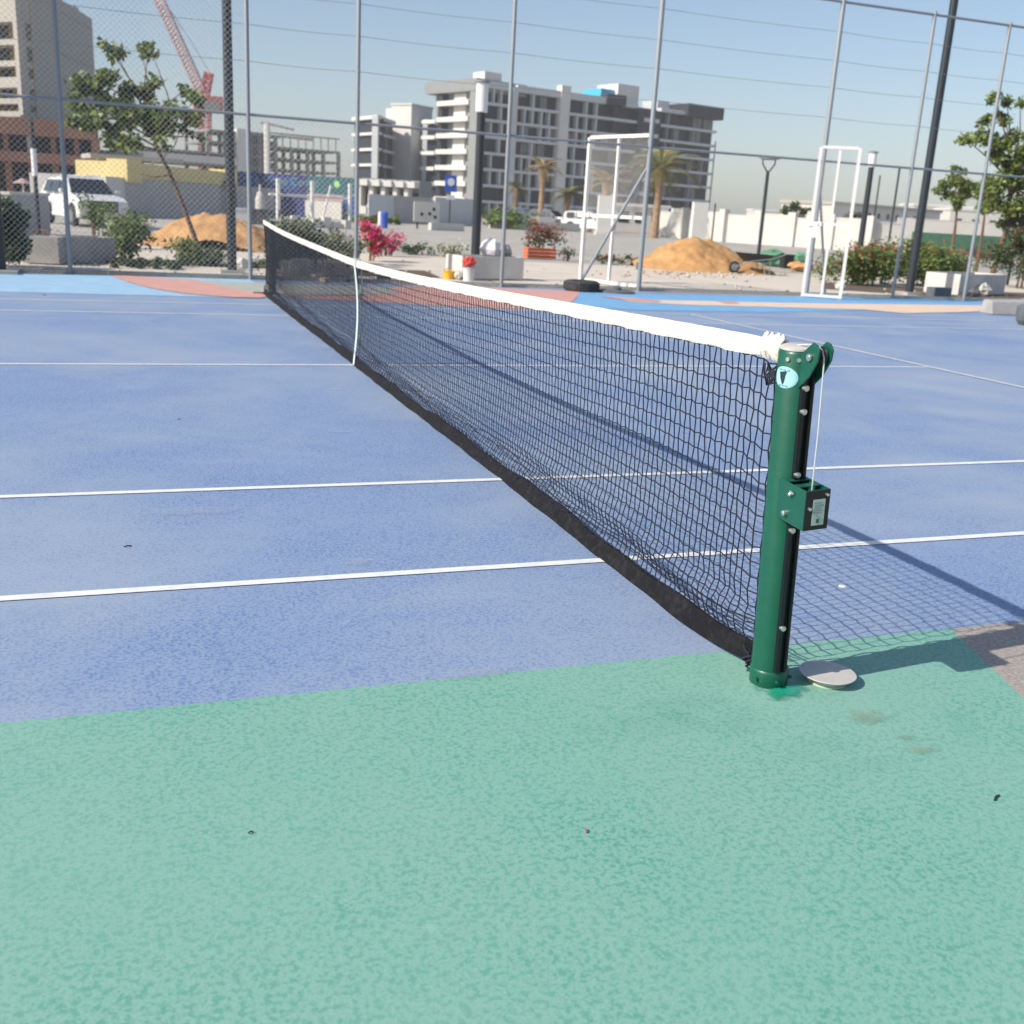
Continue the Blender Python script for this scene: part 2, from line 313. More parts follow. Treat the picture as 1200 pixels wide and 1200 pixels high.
# spilt green paint, stains, lint on the court
def blot(c, r, z, m, seed, sx=1.0):
    rnd = random.Random(seed); b = MB(); n = 26; q = [r*(1+.12*math.sin(3*k*2*PI/n+seed)+rnd.uniform(-.05, .05)) for k in range(n)]
    b.add([(c[0]+sx*q[k]*math.cos(2*PI*k/n), c[1]+q[k]*math.sin(2*PI*k/n), z) for k in range(n)], [tuple(range(n))]); return b
def fade_mat(name, c, rough, amt, nscale=14):
    m = bpy.data.materials.new(name); m.use_nodes = True; n = m.node_tree.nodes; L = m.node_tree.links; b = n['Principled BSDF']
    b.inputs['Base Color'].default_value = (*c, 1); b.inputs['Roughness'].default_value = rough
    tc = n.new('ShaderNodeTexCoord'); ln = n.new('ShaderNodeVectorMath'); ln.operation = 'LENGTH'; L.new(tc.outputs['Object'], ln.inputs[0])
    no = n.new('ShaderNodeTexNoise'); no.inputs['Scale'].default_value = nscale; no.inputs['Detail'].default_value = 6; g = n.new('ShaderNodeNewGeometry'); L.new(g.outputs['Position'], no.inputs['Vector'])
    a = n.new('ShaderNodeMath'); a.operation = 'MULTIPLY_ADD'; L.new(no.outputs[0], a.inputs[0]); a.inputs[1].default_value = 1.5; L.new(ln.outputs['Value'], a.inputs[2])
    mr = n.new('ShaderNodeMapRange'); mr.inputs[1].default_value = 1.0; mr.inputs[2].default_value = 1.55; mr.inputs[3].default_value = amt; mr.inputs[4].default_value = 0; L.new(a.outputs[0], mr.inputs[0])
    L.new(mr.outputs[0], b.inputs['Alpha']); return m
def stain(px, py, sx, sy, m, rz=0, z=.004):
    p = G(px, py); b = MB(); b.add([(math.cos(2*PI*k/24)*1.0, math.sin(2*PI*k/24)*1.0, 0) for k in range(24)], [tuple(range(24))])
    o = obj('stain', b.mesh('stain', m), kind='structure', loc=(p.x, p.y, z)); o.scale = (sx, sy, 1); o.rotation_euler = (0, 0, rz)
fm = fade_mat('spilt_paint_fade', (.015, .33, .21), .22, .95, 20); stain(918, 811, .115, .085, fm, .2, .006)
fd = fade_mat('dark_green_fade', (.09, .38, .29), .55, .07, 11); [stain(*q, fd, z=.004+.002*(i % 3)) for i, q in enumerate(((800, 826, .28, .10), (850, 850, .22, .12), (745, 850, .3, .12), (960, 880, .25, .10), (1010, 900, .2, .08)))]
fb = fade_mat('brown_fade', (.30, .37, .26), .7, .35, 30); [stain(*q, fb, z=.008) for q in ((1016, 842, .10, .06), (1078, 880, .08, .04), (1062, 866, .05, .03))]
fw = fade_mat('chalk_fade', (.45, .50, .60), .7, .25, 30); [stain(*q, fw, z=.006) for q in ((420, 660, .10, .07), (395, 457, .10, .08), (400, 507, .14, .03), (1040, 470, .08, .05), (560, 790, .2, .06), (230, 600, .3, .1))]
for k, (px, py, l, an, mm) in enumerate([(1168, 936, .035, .5, 'black'), (687, 975, .014, 1.2, 'redp'), (294, 977, .012, .2, 'black'), (210, 492, .02, .4, 'black'), (52, 346, .05, .4, 'black'), (150, 641, .03, .2, 'black')]):
    p = G(px, py); b = MB(); b.tube([(-l/2, 0, .003), (0, l*.08, .006), (l/2, 0, .003)], .0016+.03*l, 5)
    single('twig', b, M[mm], ['short dark twig on the green surface at the right', 'tiny reddish husk on the green surface near the middle', 'tiny dark crumb on the green surface, left of middle', 'small dark crumb on the blue court below the centre line', 'small dark scrap near the far sidelines, left', 'dark crumb between the two nearest white lines'][k], 'debris', p, an)
b = MB(); b.lathe([(.016, 0), (.015, .002), (.01, .003)], 12)
single('chalk_smear', b, M['line'], 'small white chip lying on blue court inside the net shadow', 'debris', G(987, 687))

# ------------------------------------------------------------------ net posts
def net_post(base, top, label, near):
    H = 1.07; t = thing('net_post', label, 'net post', base)
    d = (Vector(top)-Vector(base)); t.rotation_mode = 'QUATERNION'; t.rotation_quaternion = d.to_track_quat('Z', 'Y') @ Matrix.Rotation(0, 3, 'Z').to_quaternion()
    # keep local -y pointing away from the court
    z = d.normalized(); y = Vector((0, 1 if near else -1, 0)); y = (y-z*y.dot(z)).normalized(); x = y.cross(z)
    t.rotation_quaternion = Matrix((x, y, z)).transposed().to_quaternion()
    r = .055
    b = MB(); b.lathe([(r, .0), (r, H-.012), (r-.003, H-.006), (r-.006, H-.002)], 40)
    part('tube', b, M['gpost'], t, True)
    b = MB(); b.lathe([(r-.003, H-.002), (r-.003, H+.004), (r-.010, H+.007)], 32); part('top_cap', b, M['cap'] if near else M['gpost'], t, True)
    b = MB(); b.lathe([(r+.002, 0), (r+.005, .004), (r+.0055, .052), (r+.003, .058), (r+.001, .060)], 40, (0, -.003, 0)); part('base_collar', b, M['gpost'], t, True)
    for k in range(6):
        a = 2*PI*k/6+.35; b = MB(); c = Vector((math.cos(a), math.sin(a), 0))
        b.tube([c*(r+.004)+Vector((0, -.004, .03)), c*(r+.015)+Vector((0, -.004, .03))], .006, 6); part('collar_bolt', b, M['gpost'], t)
    # slotted guide profile on the outer side
    b = MB(); yo = -r-.012
    prof = [(-.019, -r+.012), (-.019, yo), (-.009, yo), (-.009, yo+.011), (.009, yo+.011), (.009, yo), (.019, yo), (.019, -r+.012)]
    b.prism(prof, .062, 1.045); part('guide_channel', b, M['gblack'], t)
    for side in (-1, 1):
        b = MB(); b.box(side*.0145-.003, side*.0145+.003, yo-.002, yo-.0003, .07, 1.04); part('channel_lip', b, M['gblack'], t)
    for z in (.968, .900, .712, .540, .22):
        b = MB(); b.tube([(-.012, yo+.004, z), (-.012, yo-.009, z)], .0085, 10); b.tube([(-.012, yo-.009, z), (-.012, yo-.013, z)], .005, 8)
        part('guide_bolt', b, M['steel'], t, True)
    # pulley bracket: two cheek plates rising outward
    for side in (-1, 1):
        b = MB(); pl = [(-.040, .955), (-.095, 1.005), (-.128, 1.055), (-.132, 1.085), (-.118, 1.100), (-.100, 1.103), (-.040, 1.055)]
        x0 = side*.0215; b.add([(x0+dx, y, z) for dx in (-.003, .003) for y, z in pl], [tuple(range(6, -1, -1)), tuple(range(7, 14))]+[(i, (i+1) % 7, 7+(i+1) % 7, 7+i) for i in range(7)])
        bevel(part('pulley_cheek', b, M['gpost'], t), .0015)
    b = MB(); fr = lambda p: Vector((p.z, -.096+p.x, 1.062+p.y))
    b.lathe([(.028, -.012), (.021, -.003), (.021, .003), (.028, .012)], 24, fr=fr); part('pulley_wheel', b, M['gblack'], t, True)
    b = MB(); b.tube([(-.034, -.096, 1.062), (.034, -.096, 1.062)], .006, 10); b.tube([(-.032, -.096, 1.062), (-.026, -.096, 1.062)], .0105, 10); part('pulley_axle', b, M['steel'], t, True)
    if not near: return t
    for a in (-2.65, -2.1):
        c = Vector((math.cos(a), math.sin(a), 0)); b = MB(); b.tube([c*(r-.002)+Vector((0, 0, 1.045)), c*(r+.005)+Vector((0, 0, 1.045))], .0062, 8); part('cap_screw', b, M['steel'], t, True)
    # winder box
    y0, y1, z0, z1 = -.168, -.052, .576, .696
    b = MB()
    b.box(-.047, -.043, y0, y1+.02, z0, z1); b.box(.030, .034, y0, y1+.02, z0, z1); b.box(-.043, .030, y0, y0+.004, z0, z1); b.box(-.043, .030, y0+.004, y1, z0, z0+.004)
    b.box(-.043, .030, y0+.04, y0+.065, z1-.004, z1); b.box(-.043, .030, y0+.095, y1+.01, z1-.004, z1)
    wb = bevel(part('winder_box', b, M['gpost'], t), .001)
    b = MB(); b.box(-.046, .033, y0-.003, y0-.0005, z0+.001, z1-.001); part('box_face', b, M['gblack'], wb)
    b = MB(); b.lathe([(.020, -.03), (.020, .03)], 16, fr=lambda p: Vector((p.z-.006, -.118+p.x, .649+p.y))); part('winder_drum', b, M['steel'], wb, True)
    b = MB(); b.box(-.022, .018, y0-.0042, y0-.0034, .591, .669); lb = part('rating_label', b, M['label'], wb)
    b = MB()
    for z, l in ((.658, .026), (.650, .030), (.643, .022), (.636, .028), (.629, .024)): b.box(-.018, -.018+l, y0-.0050, y0-.0045, z, z+.0022)
    b2 = MB(); b2.box(-.008, .002, y0-.0050, y0-.0045, .598, .610)
    part('label_print', b, M['labelt'], wb); part('label_mark', b2, M['labelg'], wb)
    for (x, y, z, rr, ax) in ((-.047, -.105, .669, .006, 'x'), (-.047, -.082, .604, .0085, 'x'), (-.034, y0-.003, .644, .005, 'y'), (.020, y0-.003, .682, .0045, 'y')):
        b = MB(); e = Vector((-.012, 0, 0)) if ax == 'x' else Vector((0, -.008, 0)); p = Vector((x, y, z)); b.tube([p, p+e, p+e*1.2], [rr, rr, rr*.6], 10); part('box_screw', b, M['steel'], wb, True)
    b = MB(); b.tube([(-.052, -.118, .672), (-.052, -.100, .676)], .0035, 8); part('pawl', b, M['steel'], wb, True)
    # cable: over the post top, round the pulley and down to the drum
    b = MB(); b.tube([(0, .05, 1.064), (0, 0, 1.078), (0, -.05, 1.088), (0, -.085, 1.092), (0, -.112, 1.082), (0, -.124, 1.060), (-.001, -.127, 1.03), (-.004, -.136, .86), (-.006, -.137, .68), (-.006, -.134, .655)], .0022, 8)
    part('tension_cable', b, M['plas'], t, True)
    # rounded oval sticker wrapped on the tube
    def arc(a, z, off): return (math.cos(a)*(r+off), math.sin(a)*(r+off), z)
    def patch(poly, off, ca, cz):       # poly in metres, wrapped
        n = len(poly); v = [arc(ca+x/r, cz+y, off) for x, y in poly]+[arc(ca, cz, off)]
        rings = []; b = MB(); K = 5
        for q in range(K):
            s = 1-q/K; rings.append([arc(ca+x*s/r, cz+y*s, off) for x, y in poly])
        vv = [p for rg in rings for p in rg]+[arc(ca, cz, off)]
        ff = [(q*n+i, q*n+(i+1) % n, (q+1)*n+(i+1) % n, (q+1)*n+i) for q in range(K-1) for i in range(n)]+[((K-1)*n+i, (K-1)*n+(i+1) % n, K*n) for i in range(n)]
        return b.add(vv, ff)
    ov = [(.040*math.cos(2*PI*k/40), .031*math.sin(2*PI*k/40)) for k in range(40)]
    ca, cz = -2.78, .992
    st = part('sticker', patch(ov, .0005, ca, cz), M['sticke'], t)
    part('sticker_field', patch([(x*.9, y*.88) for x, y in ov], .0013, ca, cz), M['sticker'], st)
    b = MB(); em = [(-.012, .014), (.006, .018), (.012, .019), (.008, .008), (.004, -.016), (-.001, -.021), (-.008, -.004)]
    b.add([arc(ca+(x-.004)/r, cz+y, .0030) for x, y in em], [tuple(range(7))]); part('sticker_emblem', b, M['stickd'], st)
    for zz, seg in ((.021, ((-.020, -.008), (-.005, .004), (.008, .016))), (-.024, ((-.018, -.009), (-.006, .001), (.004, .012)))):
        for a, e in seg: b = MB(); b.add([arc(ca+x/r, cz+y, .0020) for x, y in ((a, zz-.0022), ((a+e)/2, zz-.0022), (e, zz-.0022), (e, zz+.0022), ((a+e)/2, zz+.0022), (a, zz+.0022))], [(0, 1, 4, 5), (1, 2, 3, 4)]); part('sticker_print', b, M['stickt'], st)
    return t
NB = G(899.5, 798); NT = G(936, 406, 1.07)
net_post(NB, NT, 'dark green round net post close to the camera with winder box and blue sticker', True)
FB = G(319, 345); net_post(FB, Vector((FB.x+.0, FB.y, 1.07)), 'dark green net post at the far end of the net', False)
b = MB(); b.lathe([(.10, 0), (.10, .008)], 24); b.box(-.28, -.12, -.03, .03, 0, .03); single('rust_bracket', b, M['brown'], 'small rusty ring and bar lying at the foot of the far net post', 'bracket', FB, group=None)

# round cap of the spare ground sleeve
_c = G(970, 787.5, .031); t = thing('sleeve_cap', 'round pale ground sleeve cap on a short collar beside the near net post', 'cap', (_c.x, _c.y, 0), .3)
b = MB(); b.lathe([(.062, 0), (.062, .004), (.056, .006), (.056, .026)], 40); part('collar', b, M['capr'], t, True)
b = MB(); b.lathe([(.056, .026), (.088, .027), (.090, .029), (.089, .031), (.06, .032), (.001, .0325)], 56); part('lid', b, M['cap'], t, True)

# ------------------------------------------------------------------ tennis net
net = thing('tennis_net', 'black tennis net with white top band stretched between the two green posts', 'tennis net', (0, 0, 0))
YA, YB = NT.y+.085, FB.y-.05
def ztop(y):
    a = abs(y)/6.5; return .914+.152*(a**1.25)-.012*math.sin(PI*a)
def xnet(y):    # slow sideways bow and lean of the near post
    k = max(0, min(1, (-y)/6.6)); return NT.x*(k**6)+.018*math.sin(y*.9)
# top band
ys = [YA+(YB-YA)*i/420 for i in range(421)]
b = MB(); v = []; prof = []; Hb = .060
for i, y in enumerate(ys):
    zt = ztop(y)+.006; e = max(0, 1-(y-YA)/.16); rf = .010*e; hh = Hb*(1-.35*e)
    wv = .0022*math.sin(y*31)+.0018*math.sin(y*77+1); x = xnet(y)
    th = .007+.0035*math.sin(y*19)**2+rf*math.sin(y*260)
    ring = [(x-.002+wv, y, zt+rf*.6*math.sin(y*190)), (x-th+wv, y, zt-.007), (x-th*.75+wv, y, zt-hh*.5), (x-.006+wv*1.5, y, zt-hh+.0014*math.sin(y*23)+.001*math.sin(y*9)), (x+.003+wv*1.5, y, zt-hh+.0014*math.sin(y*23)+.001*math.sin(y*9)), (x+th*.75+wv, y, zt-hh*.5), (x+th+wv, y, zt-.007)]
    v += ring
n = 7; b.add(v, [(i*n+k, i*n+(k+1) % n, (i+1)*n+(k+1) % n, (i+1)*n+k) for i in range(420) for k in range(n)]+[tuple(range(n)), tuple(420*n+k for k in range(n-1, -1, -1))])
tb = part('top_band', b, M['band'], net, True)
b = MB(); rnd = random.Random(4)    # gathered end of the band
for k in range(16):
    y = YA+.088-.0062*k; x = xnet(y); z = ztop(y); w_ = rnd.uniform(-.016, .016)
    b.tube([(x-.010-rnd.random()*.004, y+w_, z-.056+rnd.uniform(0, .01)), (x-.015-.006*rnd.random(), y+w_*.3, z-.03), (x-.013-.005*rnd.random(), y-w_*.5, z-.006), (x-.003, y-w_, z+.009+rnd.uniform(0, .010)), (x+.010, y-w_*.6, z+.002), (x+.014, y, z-.03)], [.004, .0075, .008, .0075, .006, .005], 7)
part('band_gather', b, M['band'], net, True)
b = MB(); b.tube([(xnet(YA), YA+.03, ztop(YA)-.004), (NT.x*.9, NT.y+.05, 1.064)], .004, 8); part('head_cable', b, M['plas'], net, True)
# stitching line
b = MB(); y = YA+.1
while y < 2:
    x = xnet(y)+.0022*math.sin(y*31)+.0018*math.sin(y*77+1); b.tube([(x-.0085, y, ztop(y)-.049), (x-.0085, y+.007, ztop(y)-.049)], .0009, 3); y += .018
part('stitching', b, M['cap'], net, kind='stuff')
# netting
NR = 20; DY = .0405; cols = int((YB-YA+.0)/DY)
def hsh(i, j): return (math.sin(i*12.9898+j*78.233)*43758.5453) % 1
def node(i, j):
    y = YA+.012+i*DY; d = y-YA; v = j/NR
    zt = ztop(y)-.055; zb = .078+.015*max(0, 1-d/.5)+.003*math.sin(y*2.3)
    vv = v**.86 if v < .82 else None
    # lower rows bunch up because the netting is longer than the gap
    s = v*1.12
    s = s if s < .86 else .86+(s-.86)*(.14/.26)
    z = zt+(zb-zt)*s
    z -= .030*math.exp(-(d/.11)**2)*(1-v)**.3*(.4+v)          # sag beside the post
    z += .012*math.sin(y*3.1+.5)*v*(1-v)*2
    if v > .68: z += .018*(v-.68)/.32*math.sin(y*5.3+v*7)*math.sin(PI*v)**.3
    bag = .032*math.sin(PI*min(1, v*1.05))*min(1, d/.25)*(.7+.3*math.sin(y*1.1))
    if v > .72: bag += .016*math.sin((v-.72)/.28*PI*2.0+y*1.7)
    x = xnet(y)*(1-v*.55)+bag*.8
    pull = math.exp(-(d/.07)**2); y2 = y-.0*pull
    x = x*(1-pull)+(NT.x+(NB.x-NT.x)*v)*pull
    y2 += (NB.y-NT.y)*v*math.exp(-(d/.30)**2)*1.0
    sg = 1 if (i+j) % 2 else -1
    return (x+.003*(hsh(i, j)-.5), y2+.0036*sg+.003*(hsh(i+9, j)-.5), z+.0032*sg*(1 if j % 2 else -1)+.003*(hsh(i, j+5)-.5))
N = [[node(i, j) for j in range(NR+1)] for i in range(cols+1)]
def strip_tube(paths, r, n=4):          # numpy batch of tubes
    V = []; F = []; k0 = 0
    ang = [(2*PI*k/n+.6) for k in range(n)]
    for P in paths:
        P = np.array(P); T = np.gradient(P, axis=0); T /= np.linalg.norm(T, axis=1)[:, None]+1e-12
        A = np.cross(T, [1, .13, .21]); A /= np.linalg.norm(A, axis=1)[:, None]+1e-12; B = np.cross(T, A)
        ring = np.stack([P+r*(A*math.cos(a)+B*math.sin(a)) for a in ang], 1).reshape(-1, 3); V.append(ring)
        m = len(P)
        for i in range(m-1):
            for k in range(n): F.append((k0+i*n+k, k0+i*n+(k+1) % n, k0+(i+1)*n+(k+1) % n, k0+(i+1)*n+k))
        k0 += m*n
    me = bpy.data.meshes.new('strands'); me.from_pydata(np.concatenate(V).tolist(), [], F); me.update(); return me
paths = [[N[i][j] for j in range(NR+1)] for i in range(cols+1)]+[[N[i][j] for i in range(cols+1)] for j in range(NR+1)]
me = strip_tube(paths, .0023, 4); me.materials.append(M['twine']); me.shade_smooth(); obj('netting', me, net, kind='stuff')
# bottom tape, lightly slumped on the court
b = MB(); v = []; K = 300
y_lo = YA-.035
for i in range(K+1):
    y = y_lo+(YB-y_lo)*i/K; up = .030*math.exp(-((y-y_lo)/.28)**2); w1 = .003*math.sin(y*7.3)+.002*math.sin(y*17+2)
    x0 = -.018+.004*math.sin(y*1.3)+w1 + .02*math.exp(-((y-y_lo)/.2)**2); hh = .070+.010*math.sin(y*3.7)+.005*math.sin(y*11)
    xt = xnet(y)*.45+.012+w1*.5
    v += [(x0-.004, y, .002+up), (x0-.008+.35*(xt-x0), y, .004+up+hh*.4), (xt-.006, y, up+hh), (xt+.004, y, up+hh+.002), (x0+.012+.35*(xt-x0), y, up+hh*.4), (x0+.008, y, .001+up)]
n = 6; b.add(v, [(i*n+k, i*n+(k+1) % n, (i+1)*n+(k+1) % n, (i+1)*n+k) for i in range(K) for k in range(n)]+[tuple(range(n)), tuple(K*n+k for k in range(n-1, -1, -1))])
part('bottom_band', b, M['tape'], net, True)
# lacing cord running loose over the lowest rows
P = []; y = YA+.02
while y < YB-.3:
    P.append((xnet(y)*.5+.004-.012*math.sin(y*2.1), y, .150+.030*math.sin(y*1.6+.4)+.016*math.sin(y*4.3)+.006*math.sin(y*13))); y += .04
b = MB(); b.tube(P, .0026, 5); part('lacing_cord', b, M['twine'], net, True)
P2 = [(p[0]-.006, p[1], p[2]*.86+.004*math.sin(p[1]*19)) for p in P if p[1] < 2]
b = MB(); b.tube(P2, .0020, 5); part('lacing_cord', b, M['twine'], net, True)
# ties at the near post, with the black side rope and knots
side = []
for k in range(26):
    v = k/25; side.append((NT.x+(NB.x-NT.x)*v-.012*math.sin(v*PI*3), (NT.y+(NB.y-NT.y)*v)+.060+.008*math.sin(k*1.9), 1.0-.93*v))
b = MB(); b.tube(side, .004, 6); part('side_rope', b, M['twine'], net, True)
for k in range(9):
    z = .97-.112*k; v = 1-z/1.07; c = Vector((NT.x+(NB.x-NT.x)*v, NT.y+(NB.y-NT.y)*v, z)); b = MB()
    b.tube([c+Vector((.052*math.sin(a), .056*math.cos(a)+.004, .012*math.sin(2*a+k))) for a in [PI*2*q/14 for q in range(-3, 4)]], .0028, 5); part('tie', b, M['twine'], net, True)
b = MB(); rnd = random.Random(11); c0 = Vector((NB.x-.01, NB.y+.075, .055))
for k in range(7):
    pts = [c0+Vector((rnd.uniform(-.024, .014), rnd.uniform(-.03, .035), rnd.uniform(-.040, .035))) for _ in range(6)]
    b.tube(pts, .0045, 6)
part('bottom_knot', b, M['twine'], net, True)
b = MB(); rnd = random.Random(12); c0 = Vector((NT.x-.012, NT.y+.085, .985))
for k in range(6):
    pts = [c0+Vector((rnd.uniform(-.018, .012), rnd.uniform(-.035, .035), rnd.uniform(-.045, .025))) for _ in range(5)]
    b.tube(pts, .0035, 6)
part('top_knot', b, M['twine'], net, True)
# centre strap
for off, nm in ((0, 'centre_strap'), (.055, 'centre_strap')):
    b = MB(); v = []; K = 16; sgn = -1 if off == 0 else 1
    for i in range(K+1):
        q = i/K; z = .925-.915*q; x = sgn*(.016-.006*q)+(.045*math.sin(PI*q)*.8); x = x+(-.01 if sgn < 0 else .01)
        y = .0+.012*math.sin(PI*q)
        v += [(x-.0015, y-.027, z), (x+.0015, y-.027, z), (x+.0015, y+.027, z), (x-.0015, y+.027, z)]
    b.add(v, [(i*4+k, i*4+(k+1) % 4, (i+1)*4+(k+1) % 4, (i+1)*4+k) for i in range(K) for k in range(4)]+[(0, 1, 2, 3), tuple(K*4+k for k in (3, 2, 1, 0))])
    part(nm, b, M['strap'], net)
b = MB(); b.box(-.03, .03, -.028, .028, .925, .932); part('strap_loop', b, M['strap'], net)
b = MB(); b.lathe([(.03, 0), (.03, .006), (.012, .009)], 16); part('strap_anchor', b, M['steel'], net)

# ------------------------------------------------------------------ chain link fence
FY = 10.1
fence = thing('court_fence', 'tall galvanised fence of round posts behind the court, chain link on its left bays', 'fence', (0, FY, 0))
FPX = [-8.8, -5.85, -2.85, .10, 1.98, 4.80, 7.72, 11.70, 13.95, 15.92, 19.0, 22.0]
for k, x in enumerate(FPX):
    b = MB(); r = .048 if k in (6, 7) else .038; b.lathe([(r+.03, 0), (r+.03, .012), (r, .013), (r, 5.80), (r*.6, 5.83)], 14, (x, 0, 0)); part('fence_post', b, M['galv'], fence, True)
for a, e in zip(FPX[:-1], FPX[1:]):
    b = MB(); b.tube([(a+.03, 0, 2.75), (e-.03, 0, 2.75)], .024, 8, False); part('mid_rail', b, M['galv'], fence, True)
    b = MB(); b.tube([(a+.03, 0, 5.76), (e-.03, 0, 5.76)], .026, 8, False); part('top_rail', b, M['galv'], fence, True)
    b = MB(); b.tube([(a+.03, 0, .07), (e-.03, 0, .07)], .012, 6, False); part('bottom_rail', b, M['galv'], fence, True)
for z in (3.60, 4.17, 4.68, 5.22):
    b = MB(); P = []
    for a, e in zip(FPX[:-1], FPX[1:]): P += [(a+(e-a)*q/6, .03, z-.02*math.sin(PI*q/6)) for q in range(6)]
    b.tube(P, .0042, 5); part('tension_wire', b, M['galv'], fence)
def clip(x0, x1, z0, z1, c, s):        # line z = s*x + c clipped to a rectangle
    pts = []
    for X in (x0, x1):
        Z = s*X+c
        if z0-1e-9 <= Z <= z1+1e-9: pts.append((X, Z))
    for Z in (z0, z1):
        X = (Z-c)/s
        if x0 < X < x1: pts.append((X, Z))
    return pts[:2] if len(pts) >= 2 else None
def mesh_panel(x0, x1, z0, z1, cell, r):
    paths = []; d = cell*math.sqrt(2)
    for s in (1, -1):
        lo = z0-max(s*x0, s*x1); hi = z1-min(s*x0, s*x1); c = lo
        while c < hi:
            q = clip(x0, x1, z0, z1, c, s)
            if q and abs(q[0][0]-q[1][0]) > .02: paths.append([(q[0][0], .002*s, q[0][1]), (q[1][0], .002*s, q[1][1])])
            c += d
    me = strip_tube(paths, r, 3); me.materials.append(M['mesh']); return me
for a, e, z1 in ((-8.8, -5.85, 5.7), (-5.85, -2.85, 5.7), (-2.85, .10, 5.7), (.10, 1.98, 2.72)):
    obj('chain_link', mesh_panel(a+.03, e-.03, .08, z1, .066, .0027), fence, kind='stuff')
# diagonal brace by the loose gate leaf
a = atY(676, 330, 10.4); e = atY(757, 196, 10.1)
b = MB(); b.tube([(a.x, .25, .02), (7.70, .02, e.z)], .030, 10); part('brace', b, M['galv'], fence, True)
b = MB(); b.tube([(13.0-.25, .8, .02), (11.72, .02, 2.2)], .026, 10); part('brace', b, M['galv'], fence, True)
b = MB(); b.box(7.72-.07, 7.72+.07, .03, .07, .42, .56); part('latch_plate', b, M['galv'], fence)
for px, D in ():
    pass

# white mesh gate leaves standing loose by the fence
def gate_leaf(A, Bp, H, zmid, label, braced, r=.035):
    d = Bp-A; L = d.length; t = thing('gate_leaf', label, 'gate', A, math.atan2(d.y, d.x), 'white mesh gate leaves')
    for x in (0, L): b = MB(); b.box(x-r, x+r, -r, r, 0, H); part('frame_post', b, M['wframe'], t)
    b = MB(); b.box(L/2-r*.8, L/2+r*.8, -r*.8, r*.8, .05, H-.05); part('middle_post', b, M['wframe'], t)
    for z in (.06, zmid, H): b = MB(); b.box(r, L-r, -r*.9, r*.9, z-r, z+r-.002); part('frame_rail', b, M['wframe'], t)
    for x in (0, L): b = MB(); b.tube([(x, -.05, 0), (x, .5, 0.02)], .03, 8); part('foot', b, M['galv'], t)
    obj('mesh_infill', mesh_panel(r, L-r, zmid+.04, H-.04, .05, .0022), t, kind='stuff')
    b = MB(); b.box(-.25, .2, -.06, -.04, zmid-.05, zmid+.04); part('hinge_plate', b, M['wframe'], t)
    b = MB(); b.box(.03, .12, -.10, -.04, zmid-.28, zmid+.0); part('lock_box', b, M['wframe'], t)
    return t
A = G(680, 330); Bp = G(748, 339); H1 = at(690, 161, (np.array(A)-CP)@FH).z
gate_leaf(A, Bp, H1, 1.42, 'white gate leaf with mesh upper half near the middle, tyre at its foot', True)
A2 = G(940, 348.5); B2 = G(984, 351.5); H2 = at(960, 172, (np.array(A2)-CP)@FH).z
gate_leaf(A2, B2, H2, 1.5, 'narrow looking white gate leaf turned edge-on right of the orange sand heap', False, .03)

# dark lamp columns and lamps
def column(px, D, H, r, label, head=None, m='dpost', hl=.9):
    p = gnd(px, D); t = thing('lamp_column', label, 'lamp post', p, 0)
    b = MB(); b.lathe([(r*2.1, 0), (r*2.1, .02), (r*1.05, .03), (r, H*.5), (r*.92, H)], 16); part('column', b, M[m], t, True)
    b = MB(); b.box(-r*2.6, r*2.6, -r*2.6, r*2.6, -.01, .06); part('base_plate', b, M['conc'], t)
    if head == 'cyl':
        b = MB(); b.lathe([(r*1.1, H), (r*1.35, H+.02), (r*1.35, H+hl), (r*1.1, H+hl+.02)], 16); part('diffuser', b, M['lens'], t, True)
        b = MB(); b.lathe([(r*1.7, H+hl+.02), (r*1.7, H+hl+.07), (r*.5, H+hl+.1)], 16); part('lamp_cap', b, M['galv'], t, True)
    if head == 'Y':
        for s in (-1, 1): b = MB(); b.tube([(0, 0, H-.1), (s*.28, 0, H+.25), (s*.30, 0, H+.45)], .03, 8); part('arm', b, M[m], t, True)
        b = MB(); b.lathe([(.20, H+.42), (.42, H+.46), (.42, H+.52), (.1, H+.56)], 16); part('lamp_head', b, M['galv'], t, True)
    return t
def cD(px, py): return 1223.05*0+float((np.array(G(px, py))-CP)@FH)
def colpx(px, py): v = G(px, py); return v
def column_at(pb, ptop, r, label, head=None, Hextra=0, **k):
    g = G(*pb); D = float((np.array(g)-CP)@FH); H = at(ptop[0], ptop[1], D).z+Hextra
    t = column(600, D, H, r, label, head, **k); t.location = g; return t
column_at((272, 320), (262, 0), .085, 'thick near-black lamp column behind the fence at left, beside the leaning tree', Hextra=3)
column_at((557, 301), (564, 132), .135, 'dark lamp column with white cylindrical light in front of the grey apartment block', 'cyl', hl=.82)
column_at((1065, 345), (1110, 10), .092, 'thick dark leaning-looking lamp column behind the fence at right', Hextra=3)
column_at((1005, 311), (1018, 196), .12, 'thin dark lamp column with small pale light right of the second gate leaf', 'cyl', hl=.55)
column_at((888, 305), (898, 200), .075, 'slim dark lamp post with forked head standing by the wheelbarrow', 'Y')
column_at((-2, 320), (-6, 10), .12, 'near-black lamp column cut by the left edge of the photo', Hextra=3)
t = column(42, 30, at(38, 140, 30).z, .055, 'thin lamp post with white sleeve in front of the brown building at left')
b = MB(); b.lathe([(.075, at(39, 206, 30).z), (.075, at(38, 174, 30).z)], 12); part('white_sleeve', b, M['lens'], t, True)
